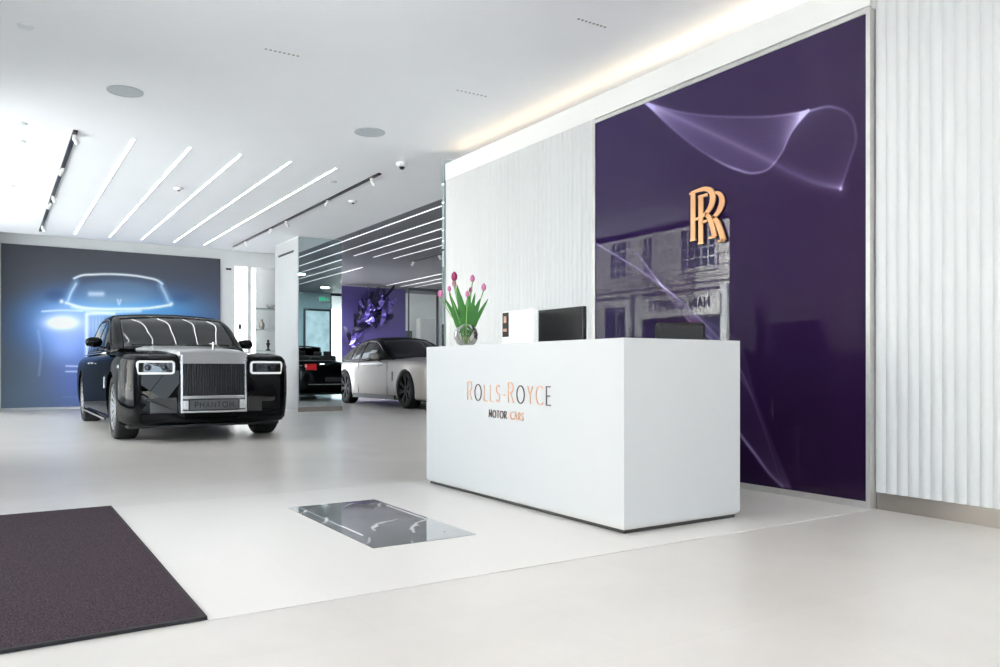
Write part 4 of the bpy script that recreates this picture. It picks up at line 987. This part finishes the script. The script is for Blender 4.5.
cw = dict(y=[1.72, 1.97, 2.35, 2.65, 2.9, 3.15, 3.6, 4.1, 4.55, 4.9, 5.15],
          wb=[.76, .81, .86, .89, .90, .90, .90, .88, .85, .79, .70],
          wr=[.74, .76, .73, .68, .65, .63, .62, .61, .60, .61, .64],
          zb=[.995, .985, .975, .97, .965, .965, .965, .965, .965, .96, .96],
          zt=[1.03, 1.13, 1.31, 1.44, 1.505, 1.515, 1.485, 1.40, 1.275, 1.14, 1.02],
          side_windows=[(2.3, 3.3), (3.34, 3.85)], ws_end=2.72, rw0=4.2, rw1=5.05, curve=.30)
cabin(wr_, cw, M['paint_black'])
for s in (-1, 1):
    mirror(wr_, s * 1.04, 2.25, 1.07, M['paint_white'], s)
    MB().box(s * .955, s * .985, 2.02, 2.24, .86, .885).build('door_handle', M['chrome'], wr_, bevel=.008)
    MB().box(s * .955, s * .972, 1.47, 1.52, .55, .74).build('wing_badge', M['darkmetal'], wr_, bevel=.003)
    MB().box(s * .955, s * .9655, 1.75, 1.756, .25, .95).box(s * .955, s * .9655, 3.25, 3.256, .25, .95).build('door_gap', M['shadowgap'], wr_)
    wheel(wr_, s * .845, .92, .375, s, M['rim_black'], 7, .26, 'split'); wheel(wr_, s * .845, 4.03, .375, s, M['rim_black'], 7, .26, 'split')
    r1 = MB(); rrect(r1, s * .56, .70, .26, .12, .03, -.02, .05, .014, xf=lambda p: (p[0], p[1] + max(0, abs(p[0]) - .55) * .5, p[2])); ho = r1.build('headlamp', M['lamp_ring'], wr_)
    r2 = MB(); rrect(r2, s * .56, .70, .24, .10, .02, -.01, .05, xf=lambda p: (p[0], p[1] + max(0, abs(p[0]) - .55) * .5, p[2])); r2.build('headlamp_lens', M['lamp_dark'], ho)
    MB().box(s * .60 - .12, s * .60 + .12, 5.2, 5.285, .60, .72).build('tail_lamp', M['tail'], wr_, bevel=.01)
gg = MB(); gg.box(-.34, -.315, -.05, .03, .34, .85).box(.315, .34, -.05, .03, .34, .85).box(-.315, .315, -.05, .03, .82, .85).box(-.315, .315, -.05, .03, .34, .365); go_ = gg.build('grille_frame', M['chrome'], wr_)
vn = MB()
for i in range(20): x = -.30 + .6 * i / 19; vn.box(x - .005, x + .005, -.04, .02, .365, .82)
vn.build('grille_vanes', M['vane'], go_)
MB().box(-.8, .8, .3, 4.9, .15, .2).build('underbody', M['black'], wr_)
for s in (-1, 1): MB().box(s * .94, s * .972, 1.4, 3.55, .165, .255).build('sill_panel', M['black'], wr_)

# ---------------- dark convertible, seen in the column mirror
dw = thing('dark_convertible', 'dark open convertible with red tail lamps, seen in the column mirror', 'car', (7.52, 4.95, 0), 0)
dw.location = (7.52, 10.3 - 5.28, 0)
make_body(SW, M['paint_black'], dw)
fr = MB(); fr.tube([(-.80, 1.75, 1.03), (-.72, 2.1, 1.30), (-.62, 2.35, 1.44), (-.3, 2.30, 1.475), (0, 2.29, 1.48), (.3, 2.30, 1.475), (.62, 2.35, 1.44), (.72, 2.1, 1.30), (.80, 1.75, 1.03)], .024, 8); wf_ = fr.build('windscreen_frame', M['black'], dw, True)
g = MB(); g.add([(-.78, 1.76, 1.04), (.78, 1.76, 1.04), (.62, 2.34, 1.44), (-.62, 2.34, 1.44), (-.78, 1.768, 1.04), (.78, 1.768, 1.04), (.62, 2.348, 1.44), (-.62, 2.348, 1.44)], [(0, 1, 2, 3), (7, 6, 5, 4), (0, 4, 5, 1), (3, 2, 6, 7), (0, 3, 7, 4), (1, 5, 6, 2)]); g.build('windscreen', M['shelf'], wf_)
for x in (-.38, .38):
    for y in (2.75, 3.55): 
        st = MB().box(x - .24, x + .24, y, y + .16, .9, 1.2).build('seat_back', M['leather'], dw, bevel=.05); MB().box(x - .12, x + .12, y + .03, y + .12, 1.2, 1.32).build('headrest', M['leather'], st, bevel=.03)
MB().box(-.82, .82, 4.0, 4.72, 1.03, 1.055).build('hood_cover', M['paint_silver'], dw, bevel=.02)
for s in (-1, 1):
    MB().box(s * .66 - .13, s * .66 + .13, 5.12, 5.285, .80, .95).build('tail_lamp', M['tail'], dw, bevel=.01)
    wheel(dw, s * .845, .92, .375, s, M['rim_silver'], 9, .26); wheel(dw, s * .845, 4.03, .375, s, M['rim_silver'], 9, .26)
    mirror(dw, s * 1.04, 1.98, 1.05, M['paint_black'], s)
MB().box(-.30, .30, 5.275, 5.295, .50, .61).build('number_plate', M['plate_dark'], dw); MB().box(-.75, .75, 5.27, 5.30, .42, .44).build('bumper_strip', M['chrome'], dw)
MB().box(-.8, .8, .3, 4.9, .15, .2).build('underbody', M['black'], dw)

# ============================================================ STREET (reflected in the panel)
struct(box('ground_street', -60, XS - .21, -30, 60, -.3, -.02, M['asphalt']))
struct(box('ground_pavement', -60, 60, -30, -3.06, -.3, -.02, M['concrete']))
FX = -16.0
bl = thing('shop_building', 'pale stone building across the street with sash windows and shopfront, reflected in the purple panel', 'building', (FX, 0, 0))
body = MB(); body.box(-6, 0, 8, 42, 0, 11); body.build('stone_wall', M['stone'], bl)
cr = MB(); cr.box(0, .18, 8, 42, 4.45, 4.62); cr.box(0, .10, 8, 42, 4.20, 4.45); cr.box(0, .22, 8, 42, 8.0, 8.3); cr.build('cornice', M['stone'], bl)
def fwindow(y0, y1, z0, z1, nc, nr):
    o = MB().box(.0, .05, y0 - .12, y1 + .12, z0 - .14, z0).box(0, .05, y0 - .12, y0, z0, z1).box(0, .05, y1, y1 + .12, z0, z1).box(0, .08, y0 - .16, y1 + .16, z1, z1 + .16).build('window', M['stone'], bl)
    MB().box(.0, .008, y0, y1, z0, z1).build('pane', M['fwin'], o)
    m = MB()
    for i in range(nc + 1): y = y0 + (y1 - y0) * i / nc; m.box(.008, .04, y - .03, y + .03, z0, z1)
    for i in range(nr + 1): z = z0 + (z1 - z0) * i / nr; m.box(.008, .04, y0, y1, z - .03, z + .03)
    m.build('glazing_bars', M['fframe'], o)
for (y0, y1, nc) in [(27.6, 28.75, 3), (25.9, 26.5, 2), (22.25, 24.15, 5), (18.5, 20.3, 5), (30.5, 31.7, 3), (14.5, 16.3, 5)]: fwindow(y0, y1, 5.05, 6.7, nc, 4)
MB().box(.0, .06, 21.9, 26.3, 0, 2.95).build('shop_window', M['fwin'], bl)
MB().box(0, .05, 27.6, 29.1, 0, 3.7).build('doorway', M['fwin'], bl)
MB().box(0, .2, 21.5, 21.85, 0, 4.2).box(0, .2, 26.4, 26.75, 0, 4.2).box(0, .2, 27.2, 27.5, 0, 4.2).build('pilaster', M['fframe'], bl)
MB().box(0, .25, 21.5, 26.75, 0, .5).build('stall_riser', M['fframe'], bl)
fs = thing('shop_sign', 'white shop sign board with dark lettering over the street shopfront', 'sign', (FX + .28, 24.1, 3.05))
MB().box(-.07, .0, -2.3, 2.3, 0, .85).build('sign_board', M['sign_white'], fs)
t_ = MB(); glyphs(lambda i, c: t_, 'NAIN CARPETS', [.38] * 12, (.001, -1.75, .33), (0, 1, 0), (0, 0, 1), (1, 0, 0), .075, .10, .02, total=3.5); t_.build('sign_lettering', M['sign_dark'], fs)
t_ = MB(); glyphs(lambda i, c: t_, 'SALE', [.5] * 4, (.001, 0, 0), (0, 1, 0), (0, 0, 1), (1, 0, 0), .12, .12, .02, total=1.7)
sl = t_.build('window_lettering', M['sign_red'], None, loc=(FX + .07, 23.2, 2.3)); tag(sl, 'red capital letters in the shop window across the street', 'lettering')
